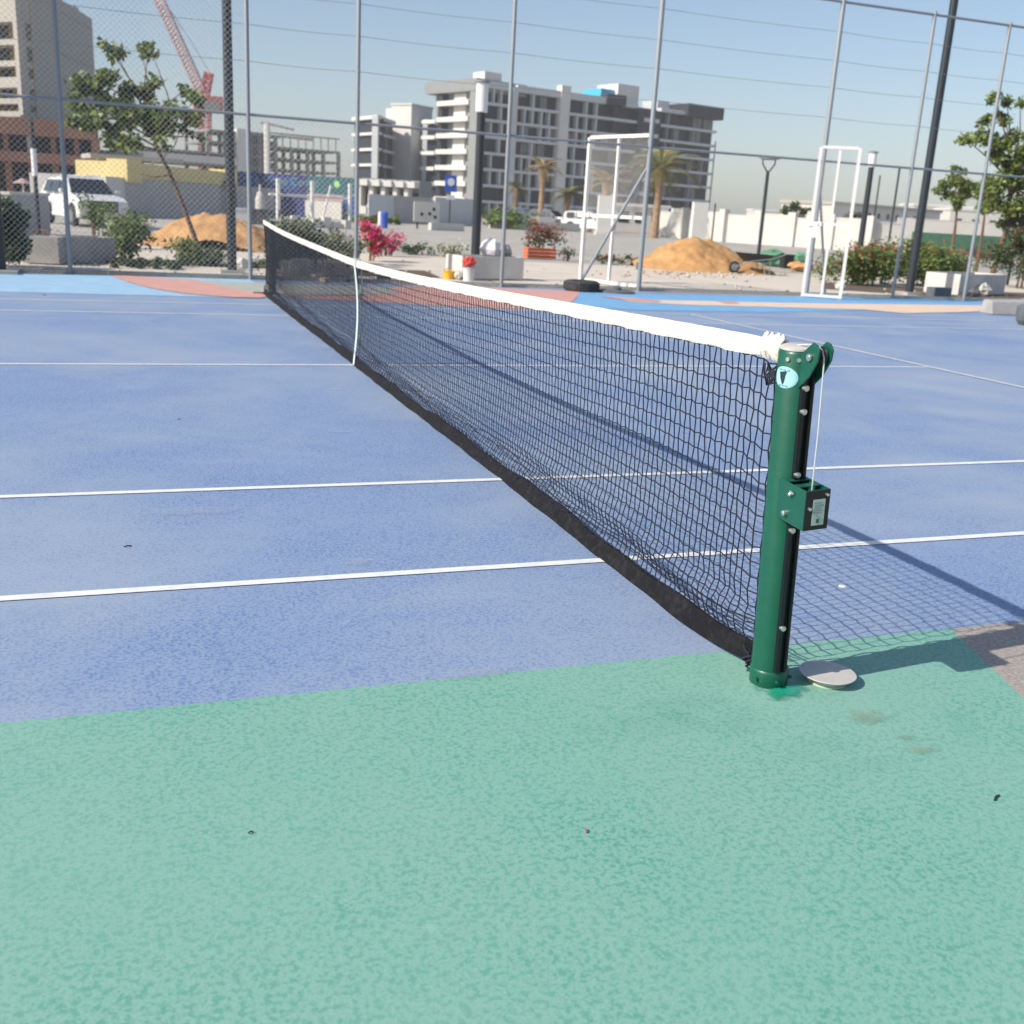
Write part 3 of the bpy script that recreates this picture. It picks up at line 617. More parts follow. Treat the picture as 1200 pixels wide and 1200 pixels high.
for k, (px, py, D, lb) in enumerate([(768, 175, 95, 'slim far lamp post before the dark end of the apartment block'), (1022, 205, 80, 'far thin lamp post above the beige low building'), (1043, 195, 62, 'far thin pole between two dark columns at right'), (829, 165, 110, 'slim far lamp post beside the last corner of the apartment block'), (836, 238, 80, 'short dark pole beside the white pylon')]):
    v = at(px, py, D); column(px, D, v.z, .06, lb)

# ------------------------------------------------------------------ vegetation
def leaf_cloud(b, c, rad, n, size, rnd, flat=.8, kind='leaf'):
    for _ in range(n):
        p = Vector((rnd.gauss(0, .47), rnd.gauss(0, .47), rnd.gauss(0, .47)))
        if p.length > 1.35: p *= .6
        c0 = Vector(c)+Vector((p.x*rad, p.y*rad, p.z*rad*flat)); s = size*rnd.uniform(.6, 1.3)
        a = Vector((rnd.gauss(0, 1), rnd.gauss(0, 1), rnd.gauss(0, .6)-.3)).normalized(); q = a.orthogonal().normalized(); q = (q+a.cross(q)*rnd.uniform(-1, 1)).normalized()
        b.add([c0-a*s*.5, c0+q*s*.28, c0+a*s*.5-Vector((0, 0, s*.12)), c0-q*s*.28], [(0, 1, 2, 3)])
def tree(loc, label, limbs, clusters, leafm='leaf', trunk_r=.06, name='garden_tree', group=None, seed=1, leafsize=.14, density=1.0, leaf2=None, flowers=None):
    t = thing(name, label, 'tree', loc, 0, group); rnd = random.Random(seed)
    b = MB(); b.tube(limbs[0], [trunk_r*(1-.5*i/(len(limbs[0])-1)) for i in range(len(limbs[0]))], 8); part('trunk', b, M['bark'], t, True)
    b = MB()
    top = Vector(limbs[0][-1]); mid = Vector(limbs[0][len(limbs[0])//2])
    for c, r in clusters:
        c = Vector(c); s = top if rnd.random() < .6 else top.lerp(mid, rnd.random()*.5)
        if c.z < s.z: s = s.lerp(mid, .5)
        m1 = s.lerp(c, .5)+Vector((rnd.uniform(-.1, .1), rnd.uniform(-.1, .1), rnd.uniform(0, .15))); b.tube([s, m1, c], [trunk_r*.4, trunk_r*.26, trunk_r*.12], 5)
    for l in limbs[1:]: b.tube(l, [trunk_r*.35*(1-.6*i/(len(l)-1)) for i in range(len(l))], 6)
    part('branches', b, M['bark'], t, True)
    b = MB(); b2 = MB()
    cl2 = []
    for c, r in clusters:
        cl2.append((c, r))
        for _ in range(1): cl2.append(((c[0]+rnd.uniform(-1.1, 1.1)*r, c[1]+rnd.uniform(-1.1, 1.1)*r, c[2]+rnd.uniform(-.9, .7)*r), r*rnd.uniform(.45, .8)))
    for c, r in cl2:
        n = int(density*470*r*r/(.35**2)*(.14/leafsize)**2)
        leaf_cloud(b, c, r, n, leafsize, rnd)
        if leaf2: leaf_cloud(b2, (c[0], c[1], c[2]-.1*r), r*1.0, n//2, leafsize, rnd)
    part('crown', b, M[leafm], t, kind='stuff')
    if leaf2: part('light_leaves', b2, M[leaf2], t, kind='stuff')
    return t
# leaning young tree, left; crown measured at its real distance
D0 = cD(238, 306); base = G(238, 306)
def rel(px, py, D=D0, dz=0): v = at(px, py, D); return Vector((v.x-base.x, v.y-base.y, v.z))
trunkpts = [rel(238, 305), rel(226, 272), rel(212, 235), rel(198, 200), rel(186, 178), rel(176, 150)]
cl = [((133, 60), 12), ((170, 57), 12), ((94, 98), 15), ((110, 92), 13), ((88, 120), 13), ((118, 118), 13), ((135, 92), 12), ((152, 105), 13), ((165, 110), 10), ((180, 95), 10), ((212, 104), 8), ((236, 118), 9), ((108, 140), 14), ((92, 142), 9), ((128, 150), 13), ((148, 140), 14), ((165, 135), 13), ((182, 132), 13), ((204, 128), 13), ((222, 135), 11), ((130, 165), 12), ((155, 165), 13), ((178, 152), 13), ((200, 148), 13), ((216, 150), 8), ((140, 128), 11), ((195, 165), 8), ((230, 160), 5)]
rn = random.Random(5)
clusters = [((lambda v: (v.x+.3*FH[0]*s, v.y+.3*FH[1]*s, v.z))(rel(px, py)), r*D0/FP) for (px, py), r in cl for s in [rn.uniform(-1.2, 1.2)]]
tree(base, 'young leaning tree with loose leaf clumps behind the fence at the left', [trunkpts, [rel(200, 205), rel(180, 208), rel(166, 204)], [rel(190, 185), rel(205, 170), rel(212, 150)], [rel(170, 140), rel(176, 110), rel(168, 70)], [rel(176, 120), rel(150, 90), rel(136, 68)], [rel(205, 150), rel(196, 110), rel(182, 72)]], clusters, 'leaf', .055, 'leaning_tree', leafsize=.165, density=.45, leaf2='leafy', seed=3)
# right hand trees
def px_tree(pb, D, pts, trunk, label, leafm, seed, ls=.2, dens=.8, tr=.09, group=None, leaf2=None):
    b0 = gnd(pb, D); f = lambda px, py, dd=0: (lambda v: Vector((v.x-b0.x, v.y-b0.y, v.z)))(at(px, py, D+dd)); rn = random.Random(seed)
    cs = [(f(px, py, rn.uniform(-1, 1)*r*D/FP*1.2), r*D/FP) for px, py, r in pts]
    tp = [Vector((0, 0, 0))]+[f(*q) for q in trunk]
    return tree(b0, label, [tp], cs, leafm, tr, 'garden_tree', group, seed, ls, dens, leaf2)
px_tree(1168, 34, [(1166, 112, 7), (1180, 118, 7), (1178, 140, 8), (1155, 142, 8), (1150, 160, 10), (1132, 163, 9), (1160, 160, 9), (1176, 170, 11), (1190, 160, 10), (1196, 120, 6), (1200, 178, 12), (1172, 186, 9), (1186, 195, 12), (1170, 215, 14), (1190, 215, 14), (1205, 205, 14), (1165, 240, 10), (1182, 243, 13), (1200, 240, 14), (1175, 262, 5), (1215, 170, 16), (1225, 210, 18), (1220, 250, 16)], [(1178, 275), (1182, 240), (1186, 200)], 'large spreading tree with ragged clumps at the right edge behind the fence', 'leaf', 21, .17, .55, .09, leaf2='leafy')
px_tree(1118, 52, [(1108, 216, 8), (1120, 210, 9), (1132, 216, 9), (1112, 228, 7), (1122, 235, 7), (1132, 226, 8), (1128, 200, 5), (1118, 196, 4), (1142, 220, 6)], [(1119, 270), (1122, 240)], 'small round-topped tree with bare pale trunk left of the large right-hand tree', 'leaf', 22, .2, .6, .09, leaf2='leafy')
px_tree(1150, 46, [(1150, 225, 9), (1160, 232, 10), (1152, 243, 8), (1166, 222, 9), (1158, 212, 8)], [(1151, 275), (1154, 250)], 'small tree between the round-topped tree and the large tree at right', 'leaf', 23, .2, .6, .08, leaf2='leafy')
px_tree(932, 105, [(922, 246, 6), (932, 241, 6), (941, 248, 6), (928, 251, 6), (936, 253, 5)], [(932, 255)], 'dark bushy tree behind the far white wall', 'leafd', 24, .5, .7, .2)
px_tree(1000, 120, [(992, 254, 4), (1001, 252, 5), (1010, 256, 4)], [(1000, 258)], 'dark low tree before the beige low building', 'leafd', 25, .5, .8, .2)
b = MB(); b.rock((0, 0, 0), .45, 3, 1.0); b.tube([(0, 0, 0), (0, 0, -2.0)], .05, 6)
v = at(1192, 268, 34); single('stop_board', b, M['black'], 'dark round shape on a thin stem below the large right-hand tree', 'sign', (v.x, v.y, v.z-.4))

def palm(px, D, pytop, cr_, label, dry=False, seed=1, bare=False):
    p = gnd(px, D); H = at(px, pytop, D).z-cr_*.25; t = thing('palm_tree', label, 'palm tree', p, 0, 'palms along the far kerb'); rnd = random.Random(seed)
    b = MB(); b.tube([(0, 0, 0), (.05, 0, H*.3), (.1, .05, H*.7), (.08, 0, H)], [.38, .30, .27, .42], 10); part('trunk', b, M['pbark'], t, True)
    proto = None
    n = 22
    for k in range(n):
        if proto is None:
            b = MB(); K = 7; v = []
            for i in range(K+1):
                q = i/K; x = cr_*q; z = cr_*(.45*q-.75*q*q); b.tube
                if i < K:
                    x2 = cr_*(i+1)/K; z2 = cr_*(.45*(i+1)/K-.75*((i+1)/K)**2)
                    for s in (-1, 1):
                        for h in range(3):
                            f0 = h/3; xx = x+(x2-x)*f0; zz = z+(z2-z)*f0; wl = cr_*.26*math.sin(PI*min(.95, q*.8+.15))
                            b.add([(xx, 0, zz), (xx+(x2-x)*.3, 0, zz), (xx+wl*.55, s*wl, zz-wl*.35)], [(0, 1, 2)])
            proto = b.mesh('frond', M['palmd'] if dry else M['palm'])
        o = obj('frond', proto, t); o.location = (.08, 0, H); el = rnd.uniform(-.5, .75) if not bare else rnd.uniform(.6, 1.2)
        o.rotation_euler = (0, -el, 2*PI*k/n*2.4+rnd.uniform(-.2, .2)); o.scale = [rnd.uniform(.8, 1.1)]*3
    return t
palm(603, 118, 215, 1.8, 'thin short palm with sparse crown, leftmost of the palms', seed=1)
palm(633, 112, 190, 2.1, 'tall palm with thick tan trunk and dry crown, second palm from the left', dry=True, seed=2)
palm(663, 115, 222, 2.2, 'short palm with green crown, left of the first gate leaf', seed=3)
palm(707, 90, 205, 2.3, 'yellowish palm seen through the first gate leaf', dry=True, seed=4)
palm(768, 88, 182, 3.6, 'largest palm with drooping green crown right of the first gate leaf', seed=5)
palm(690, 105, 250, 1.2, 'very low palm tuft behind the first gate leaf', seed=6)

def shrub(c, rx, ry, h, n, leafm, label, seed=1, ls=.07, flowers=None, nf=0, stems=5, leaf2=None, group=None, name='shrub', z0=0, fs=.05):
    t = thing(name, label, 'shrub', (c[0], c[1], z0), 0, group); rnd = random.Random(seed)
    b = MB()
    for k in range(stems):
        a = rnd.uniform(0, 2*PI); q = rnd.uniform(.2, .8); b.tube([(rx*.2*math.cos(a), ry*.2*math.sin(a), 0), (rx*.4*q*math.cos(a), ry*.4*q*math.sin(a), h*.4), (rx*q*math.cos(a), ry*q*math.sin(a), h*.8)], [.02, .014, .006], 5)
    part('stems', b, M['bark'], t)
    bs = {leafm: MB()}
    if leaf2: bs[leaf2] = MB()
    if flowers: bs[flowers] = MB()
    blobs = [(rnd.uniform(-.8, .8)*rx, rnd.uniform(-.8, .8)*ry, h*rnd.uniform(.25, .85), rnd.uniform(.32, .58)*min(h, rx*1.4)) for _ in range(min(40, max(10, int(12*rx/h))))]
    for x, y, z, r in blobs:
        k = n//len(blobs)
        leaf_cloud(bs[leafm], (x, y, max(z, r*.6)), r, int(k*2.2), ls*1.15, rnd)
        if leaf2: leaf_cloud(bs[leaf2], (x, y, z+.1*r), r, k//3, ls, rnd)
        if flowers: leaf_cloud(bs[flowers], (x, y, z+.25*r), r*.9, nf//len(blobs), fs, rnd)
    for kk, mb in bs.items(): part('flowers' if kk == flowers else 'leaves', mb, M[kk], t, kind='stuff')
    return t
def gp(px, py): v = G(px, py); return (v.x, v.y)
def shpx(px, py, wpx, hpx, n, leafm, label, **k):
    c = G(px, py); D = float((np.array(c)-CP)@FH); return shrub((c.x, c.y), wpx*D/FP/2, wpx*D/FP/2.6, hpx*D/FP, n, leafm, label, **k)
shpx(-2, 312, 52, 74, 3600, 'leafd', 'dense dark bush behind the chain link at the left edge', seed=1, ls=.09)
shpx(148, 305, 58, 48, 700, 'leaf', 'small tree-like bush with bare stems right of the concrete planters at left', seed=2, ls=.10, stems=7, leaf2='leafy')
shpx(112, 290, 34, 60, 260, 'leaf', 'thin twiggy bush in front of the white car', seed=3, ls=.09, leaf2='leafy')
shpx(216, 309, 36, 26, 360, 'leafy', 'yellow-green low bush at the foot of the leaning tree', seed=4, ls=.09, leaf2='leaf')
shpx(246, 312, 34, 22, 420, 'leafd', 'dark low clump right of the foot of the leaning tree', seed=5, ls=.07)
shpx(170, 313, 120, 9, 1200, 'leafd', 'dark creeping ground cover between planters and lamp column', seed=6, ls=.06)
shpx(305, 314, 40, 8, 300, 'leaf', 'low green strip of plants left of the far net post', seed=7, ls=.06)
shpx(362, 316, 84, 48, 2200, 'leafd', 'wide dark shrub seen above and through the far end of the net', seed=8, ls=.09, flowers='redf', nf=60, leaf2='leaf')
shpx(405, 312, 40, 42, 420, 'leaf', 'pale-flowering shrub behind the net just left of the centre strap', seed=9, ls=.08, flowers='paleflower', nf=500, fs=.07)
shpx(436, 306, 30, 42, 260, 'leaf', 'bright pink bougainvillea right of the fence post above the net centre', seed=10, ls=.07, flowers='pinkf', nf=900, fs=.09)
shpx(455, 300, 34, 22, 120, 'leafd', 'low deep-pink bougainvillea trailing on the pavement edge', seed=11, ls=.07, flowers='pinkf', nf=520, fs=.08)
shpx(490, 298, 46, 12, 300, 'leafd', 'low dark plants in a row on the pavement edge left of the planter', seed=12, ls=.07)
shpx(530, 303, 36, 16, 160, 'leaf', 'dusty pink low plant beside the middle lamp column', seed=13, ls=.07, flowers='paleflower', nf=160, fs=.07)
shpx(634, 296, 44, 26, 420, 'leafd', 'red and pink potted flowers standing in the orange crate', seed=14, ls=.09, flowers='redf', nf=520, name='flower_bunch', fs=.09, z0=.12)
shpx(664, 306, 20, 14, 80, 'leafd', 'small dark plant right of the orange crate', seed=15, ls=.08, flowers='pinkf', nf=20)
shpx(720, 309, 60, 10, 220, 'leafd', 'low reddish plants seen through the first gate leaf', seed=16, ls=.08, flowers='redf', nf=120)
shpx(800, 276, 60, 8, 400, 'leafd', 'far strip of vivid pink flowers below the white wall', seed=17, ls=.2, flowers='pinkf', nf=900, fs=.2)
shpx(1003, 334, 60, 46, 2000, 'leaf', 'mixed red and green bush right of the second gate leaf', seed=18, ls=.09, flowers='redf', nf=420, leaf2='leafd', fs=.09)
shpx(1036, 333, 50, 48, 1500, 'leaf', 'pale flecked bush between the second gate leaf and the dark column', seed=19, ls=.09, flowers='paleflower', nf=260, fs=.08)
shpx(1092, 335, 66, 50, 2600, 'leaf', 'green bush with orange-red tips between dark column and planter', seed=20, ls=.09, flowers='redf', nf=160, leaf2='leafy', fs=.08)
shpx(1155, 312, 60, 26, 600, 'leafd', 'dark bush row behind the right-hand planter', seed=21, ls=.1, flowers='redf', nf=40)
shpx(1192, 338, 54, 70, 1700, 'leafd', 'dark red-tinged bush at the right edge above the concrete kerb block', seed=22, ls=.09, flowers='redf', nf=300, leaf2='leaf', fs=.08)
for k, (px, w_) in enumerate(((1030, 60), (1090, 70), (1150, 60))):
    shpx(px, 297+(px-1030)*.06, w_, 9, 160, 'leafd', ['far red flower strip left of the thick dark column', 'far red flower strip right of the thick dark column', 'far pink flower strip under the trees at right'][k], seed=30+k, ls=.1, flowers='pinkf' if k == 2 else 'redf', nf=900, fs=.13)
for k, (px, py, w_, h_, lb) in enumerate([(775, 262, 14, 18, 'thin sapling against the white wall near the largest palm'), (855, 275, 12, 16, 'small sapling near the white pylon'), (905, 278, 14, 24, 'sapling at the far white wall behind the forked lamp'), (440, 262, 70, 8, 'low planting strip along the parking kerb left of the blue bin'), (590, 268, 60, 22, 'yellow-green hedge beyond the parking behind the middle lamp column'), (1018, 270, 14, 20, 'small sapling between the dark columns at right')]):
    shpx(px, py, w_, h_, 260, 'leaf', lb, seed=40+k, ls=.35, leaf2='leafy', fs=.2)

# ------------------------------------------------------------------ small things near the fence
def planter(A, Bp, depth, h, label, m, mend=None):
    d = Vector(Bp)-Vector(A); L = d.length; t = thing('planter', label, 'planter', A, math.atan2(d.y, d.x), 'concrete planters behind the fence'); th = .06
    for x0, x1, y0, y1 in ((0, L, 0, th), (0, L, depth-th, depth), (0, th, th+.001, depth-th-.001), (L-th, L, th+.001, depth-th-.001)):
        b = MB(); b.box(x0, x1, y0, y1, .02, h); bevel(part('planter_side', b, M[m], t), .008)
    b = MB(); b.box(th, L-th, th, depth-th, .03, h-.06); part('soil', b, M['soil'], t); return t
planter(G(27, 309), G(70, 311), .55, .50, 'grey concrete planter with red flowers beside the dark bush, left one of the pair', 'conc')
planter(G(79, 309.5), G(137, 309), .55, .50, 'grey concrete planter behind the second fence post, right one of the pair', 'conc')
planter(G(541, 328), G(613, 329), .7, .48, 'long grey concrete planter with pale end in front of the middle lamp column', 'wconc')
planter(G(1122, 347), G(1176, 346), .9, .52, 'pale concrete planter between the last two fence posts', 'wconc')
shpx(58, 306, 36, 30, 60, 'leaf', 'red geraniums growing in the left concrete planter', seed=50, ls=.08, flowers='redf', nf=160, name='flower_bunch')
b = MB(); b.rock((0, 0, 0), .24, 5, .9); v = G(575, 328); single('sack', b, M['pbag'], 'white rubbish sack sitting in the long planter by the lamp column', 'sack', (v.x+.1, v.y+.35, .40))
b = MB(); b.rock((0, 0, 0), .16, 6, .9); single('sack', b, M['block'], 'dark grey sack beside the white sack in the long planter', 'sack', (v.x+.45, v.y+.4, .42))
def bucket(p, r, h, m, label, nm='bucket', m2=None):
    t = thing(nm, label, 'bucket', p); b = MB(); b.lathe([(r*.8, 0), (r, h), (r*1.05, h), (r*1.05, h-.02), (r*1.0, h-.02)], 20); part('pail', b, M[m], t, True)
    b = MB(); b.tube([(r, 0, h*.9), (r*.7, .02, h*1.15), (0, .03, h*1.25), (-r*.7, .02, h*1.15), (-r, 0, h*.9)], .006, 5); part('handle', b, M['steel'], t, True); return t
bucket(G(526, 327), .13, .17, 'yellow', 'yellow bucket on the pavement left of the long planter')
bucket(G(549, 329), .13, .26, 'pbag', 'white paint pail with a red cloth on it in front of the long planter')
b = MB(); b.rock((0, 0, 0), .15, 8, .7); v = G(549, 329); single('cloth', b, M['redp'], 'crumpled red cloth heaped on the white paint pail', 'cloth', (v.x, v.y, .27))
b = MB(); b.rock((0, 0, 0), .09, 9, 1.1); single('bottle_bag', b, M['stone'], 'small pale bag between the yellow bucket and the white pail', 'bag', G(537, 328))
# orange crate
t = thing('crate', 'bright orange plastic crate full of potted flowers on the pavement edge', 'crate', G(632, 303), .1); b = MB()
for x0, x1, y0, y1 in ((-.5, .5, -.2, -.17), (-.5, .5, .17, .2), (-.5, -.47, -.169, .169), (.47, .5, -.169, .169)):
    for z in (.02, .13, .24): bb = MB(); bb.box(x0, x1, y0, y1, z, z+.085); part('slat', bb, M['orange'], t)
b.box(-.47, .47, -.17, .17, .02, .04); part('floor_panel', b, M['orange'], t)
# tyre and flat base plates
def torus(R_, r_, n=36, m=12, fr=None):
    v = []; f = []
    for i in range(n):
        for k in range(m):
            a = 2*PI*i/n; c = 2*PI*k/m; rr = R_+r_*math.cos(c)*.75; p = Vector((rr*math.cos(a), rr*math.sin(a), r_*1.05*math.copysign(abs(math.sin(c))**.7, math.sin(c))+r_)); v.append(fr(p) if fr else p)
    for i in range(n):
        for k in range(m): f.append((i*m+k, ((i+1) % n)*m+k, ((i+1) % n)*m+(k+1) % m, i*m+(k+1) % m))
    return MB().add(v, f)
t = thing('car_tyre', 'old black tyre lying flat at the foot of the first gate leaf', 'tyre', G(681, 341)); part('tread', torus(.27, .10), M['rubber'], t, True)
b = MB()
for k in range(36): a = 2*PI*k/36; b.box(.335, .352, -.018, .018, .03, .17, lambda p, a=a: Vector((p.x*math.cos(a)-p.y*math.sin(a), p.x*math.sin(a)+p.y*math.cos(a), p.z)))
part('tread_blocks', b, M['rubber'], t)
b = MB(); b.lathe([(.36, 0), (.36, .03), (.30, .05), (.1, .055), (.09, .10), (.0, .10)], 28); single('base_plate', b, M['dblock'], 'flat dark round base lying between the tyre and the thick fence post', 'base plate', G(722, 343), smooth=True)
# wheelbarrow
t = thing('wheelbarrow', 'black wheelbarrow resting against the foot of the orange sand heap', 'wheelbarrow', G(882, 321.5), -.1)
b = MB(); b.add([(-.52, -.28, .62), (.48, -.30, .58), (.48, .30, .58), (-.52, .28, .62), (-.25, -.18, .36), (.30, -.2, .36), (.30, .2, .36), (-.25, .18, .36)], [(4, 7, 6, 5), (0, 1, 5, 4), (1, 2, 6, 5), (2, 3, 7, 6), (3, 0, 4, 7), (0, 3, 2, 1)]); part('tray', b, M['black'], t)
part('wheel', torus(.14, .045, 24, 8, lambda p: Vector((-.62+p.x, p.z-.045, .19+p.y))), M['rubber'], t, True)
b = MB(); b.tube([(-.62, -.08, .19), (-.62, .08, .19)], .1, 12); part('hub', b, M['galv'], t)
for s in (-1, 1):
    b = MB(); b.tube([(-.62, s*.08, .19), (-.2, s*.2, .38), (.5, s*.27, .48), (.85, s*.29, .62)], .018, 6); part('handle', b, M['galv'], t)
    b = MB(); b.tube([(.2, s*.2, .38), (.28, s*.24, 0), (.42, s*.24, 0), (.40, s*.24, .45)], .014, 6); part('leg', b, M['galv'], t)
b = MB(); b.rock((0, 0, 0), .55, 14, .55); single('sheet_heap', b, M['gcover'], 'crumpled green sheet heap right of the wheelbarrow', 'tarpaulin', G(905, 312))
b = MB(); b.box(-.2, .2, -.15, .15, 0, .42); b.box(-.22, .22, -.17, .17, .42, .47); single('bin', b, M['black'], 'small black box bin right of the green sheet heap', 'bin', G(921, 314))
b = MB(); b.rock((0, 0, 0), .5, 15, .5); single('sheet_heap', b, M['gcover'], 'second green heap on sand beside the black box bin', 'tarpaulin', G(937, 313))
b = MB(); b.rock((0, 0, 0), .45, 16, .35); single('sand_lump', b, M['sand'], 'small orange sand lump right of the black box bin', 'sand', G(938, 318))
# sand heaps
def heap(cpx, cpy, w_px, h_px, depth, label, seed, peaks):
    c = G(cpx, cpy); D = float((np.array(c)-CP)@FH); W = w_px*D/FP; Hh = h_px*D/FP; rnd = random.Random(seed); n = 70; v = []; f = []
    for j in range(n):
        for i in range(n):
            a = -1+2*i/(n-1); e = -1+2*j/(n-1); z = 0
            for (pa, pe, ph, pw) in peaks:
                q = math.hypot((a-pa)/pw, (e-pe)/.9); zz_ = ph*(1-q**(1.25 if seed == 1 else 1.02)) if q < 1 else 0; z = zz_ if zz_ > z else z
            z = z-.06*max(0, z-.75)*2
            z += .10*mnoise.fractal(Vector((a*3.1+seed*9, e*2.5, 0)), .9, 2.1, 5)*min(1, z*3)+.03*mnoise.noise(Vector((a*22, e*16, seed)))*min(1, z*5)+.008*math.sin(a*17+e*5)*min(1, z*6)+.010*math.sin(e*23-a*9)*min(1, z*6)+.008*rnd.random()*min(1, z*4)
            v.append(tuple(RH*(a*W/2)+FH*(e*depth/2))[:2]+((max(z, 0))*Hh-.01,))
    for j in range(n-1):
        for i in range(n-1): f.append((j*n+i, j*n+i+1, (j+1)*n+i+1, (j+1)*n+i))
    p = Vector(c)+Vector(FH)*depth/2*.85
    return tag(obj('sand_heap', MB().add(v, f).mesh('sand_heap', M['sand'], True), loc=(p.x, p.y, 0)), label, 'sand', 'orange sand heaps')
heap(238, 292, 165, 41, 3.2, 'rounded orange sand heap behind the leaning tree', 1, [(-.15, 0, .98, 1.0), (.05, .1, 1.0, 1.1), (.35, 0, .80, .95), (-.35, -.05, .85, .8), (.15, -.3, .9, 1)])
heap(830, 319, 164, 36, 3.8, 'peaked orange sand heap with the wheelbarrow beside it', 2, [(-.17, -.1, 1.13, .93), (.10, .15, 1.05, .92), (.34, .25, .80, .78), (.62, 0, .44, .55)])
# blocks and pavers under the shrub behind the far net end
def blk(px, py, sx, sy, sz, m, label, rz=0, z=0, nm='concrete_block'):
    b = MB(); b.box(-sx/2, sx/2, -sy/2, sy/2, 0, sz); o = single(nm, b, M[m], label, 'block', Vector(G(px, py))+Vector((0, 0, z)), rz); bevel(o, .012); return o
blk(356, 325, .34, .3, .34, 'block', 'upright grey concrete block behind the far part of the net', .1)
b = MB(); b.rock((0, 0, 0), .2, 31, .8); single('boulder', b, M['stone'], 'pale boulder just right of the far net post', 'boulder', G(339, 325))
b = MB(); b.rock((0, 0, 0), .15, 32, .8); single('boulder', b, M['stone'], 'smaller pale boulder left of the far net post', 'boulder', G(283, 316))
base_ = Vector(G(387, 326)); k = 0
stack = thing('paver_stack', 'loose stack of brown pavers behind the net left of the strap', 'pavers', base_, .1)
rnd = random.Random(3)
for lay in range(5):
    for q in range(3-lay//3):
        b = MB(); x = -.34+.26*q+rnd.uniform(-.03, .03)+.03*lay; b.box(x, x+.24, -.12, .12, .065*lay, .065*lay+.058); bevel(part('paver', b, M['bblock'] if (lay+q) % 3 else M['block'], stack), .006)
blk(398, 330, .36, .22, .13, 'dblock', 'dark flat block in front of the brown paver stack', -.1)
blk(372, 328, .22, .14, .11, 'stone', 'broken pale block left of the dark flat block', .5)
blk(380, 331, .16, .12, .08, 'bblock', 'small brown paver piece on the ground before the paver stack', .9, nm='paver')
blk(450, 329, .24, .14, .09, 'dblock', 'small dark block on the kerb right of the centre strap', .2)
blk(457, 326, .3, .16, .07, 'bblock', 'small tan paver on the kerb right of the centre strap', -.2, nm='paver')
blk(1099, 349, .48, .3, .24, 'dblock', 'dark grey block on the kerb beside the thick dark column at right')
b = MB(); b.rock((0, 0, 0), .2, 33, .8); single('boulder', b, M['stone'], 'pale boulder in front of the right-hand planter', 'boulder', G(1150, 347))
b = MB(); b.rock((0, 0, 0), .16, 34, .7); single('boulder', b, M['dblock'], 'small dark boulder in front of the right-hand planter', 'boulder', G(1140, 348))
b = MB(); b.rock((0, 0, 0), .15, 35, .7); single('boulder', b, M['stone'], 'small pale boulder at the kerb below the second gate leaf', 'boulder', G(984, 340))
p = G(1162, 369); t = thing('kerb_block', 'big rough concrete kerb block lying at the right edge of the court', 'kerb block', p, -.12)
b = MB(); b.add([(0, 0, 0), (1.2, -.05, 0), (1.25, .4, 0), (.02, .42, 0), (-.02, .05, .26), (1.2, 0, .29), (1.2, .36, .30), (.05, .38, .27)], [(0, 3, 2, 1), (4, 5, 6, 7), (0, 1, 5, 4), (1, 2, 6, 5), (2, 3, 7, 6), (3, 0, 4, 7)]); bevel(part('block', b, M['conc'], t), .03, 3)
b = MB(); b.rock((0, 0, 0), .16, 36, 1.2); single('rubble', b, M['dblock'], 'dark lump in front of the kerb block, cut by the right edge', 'rubble', G(1199, 381))

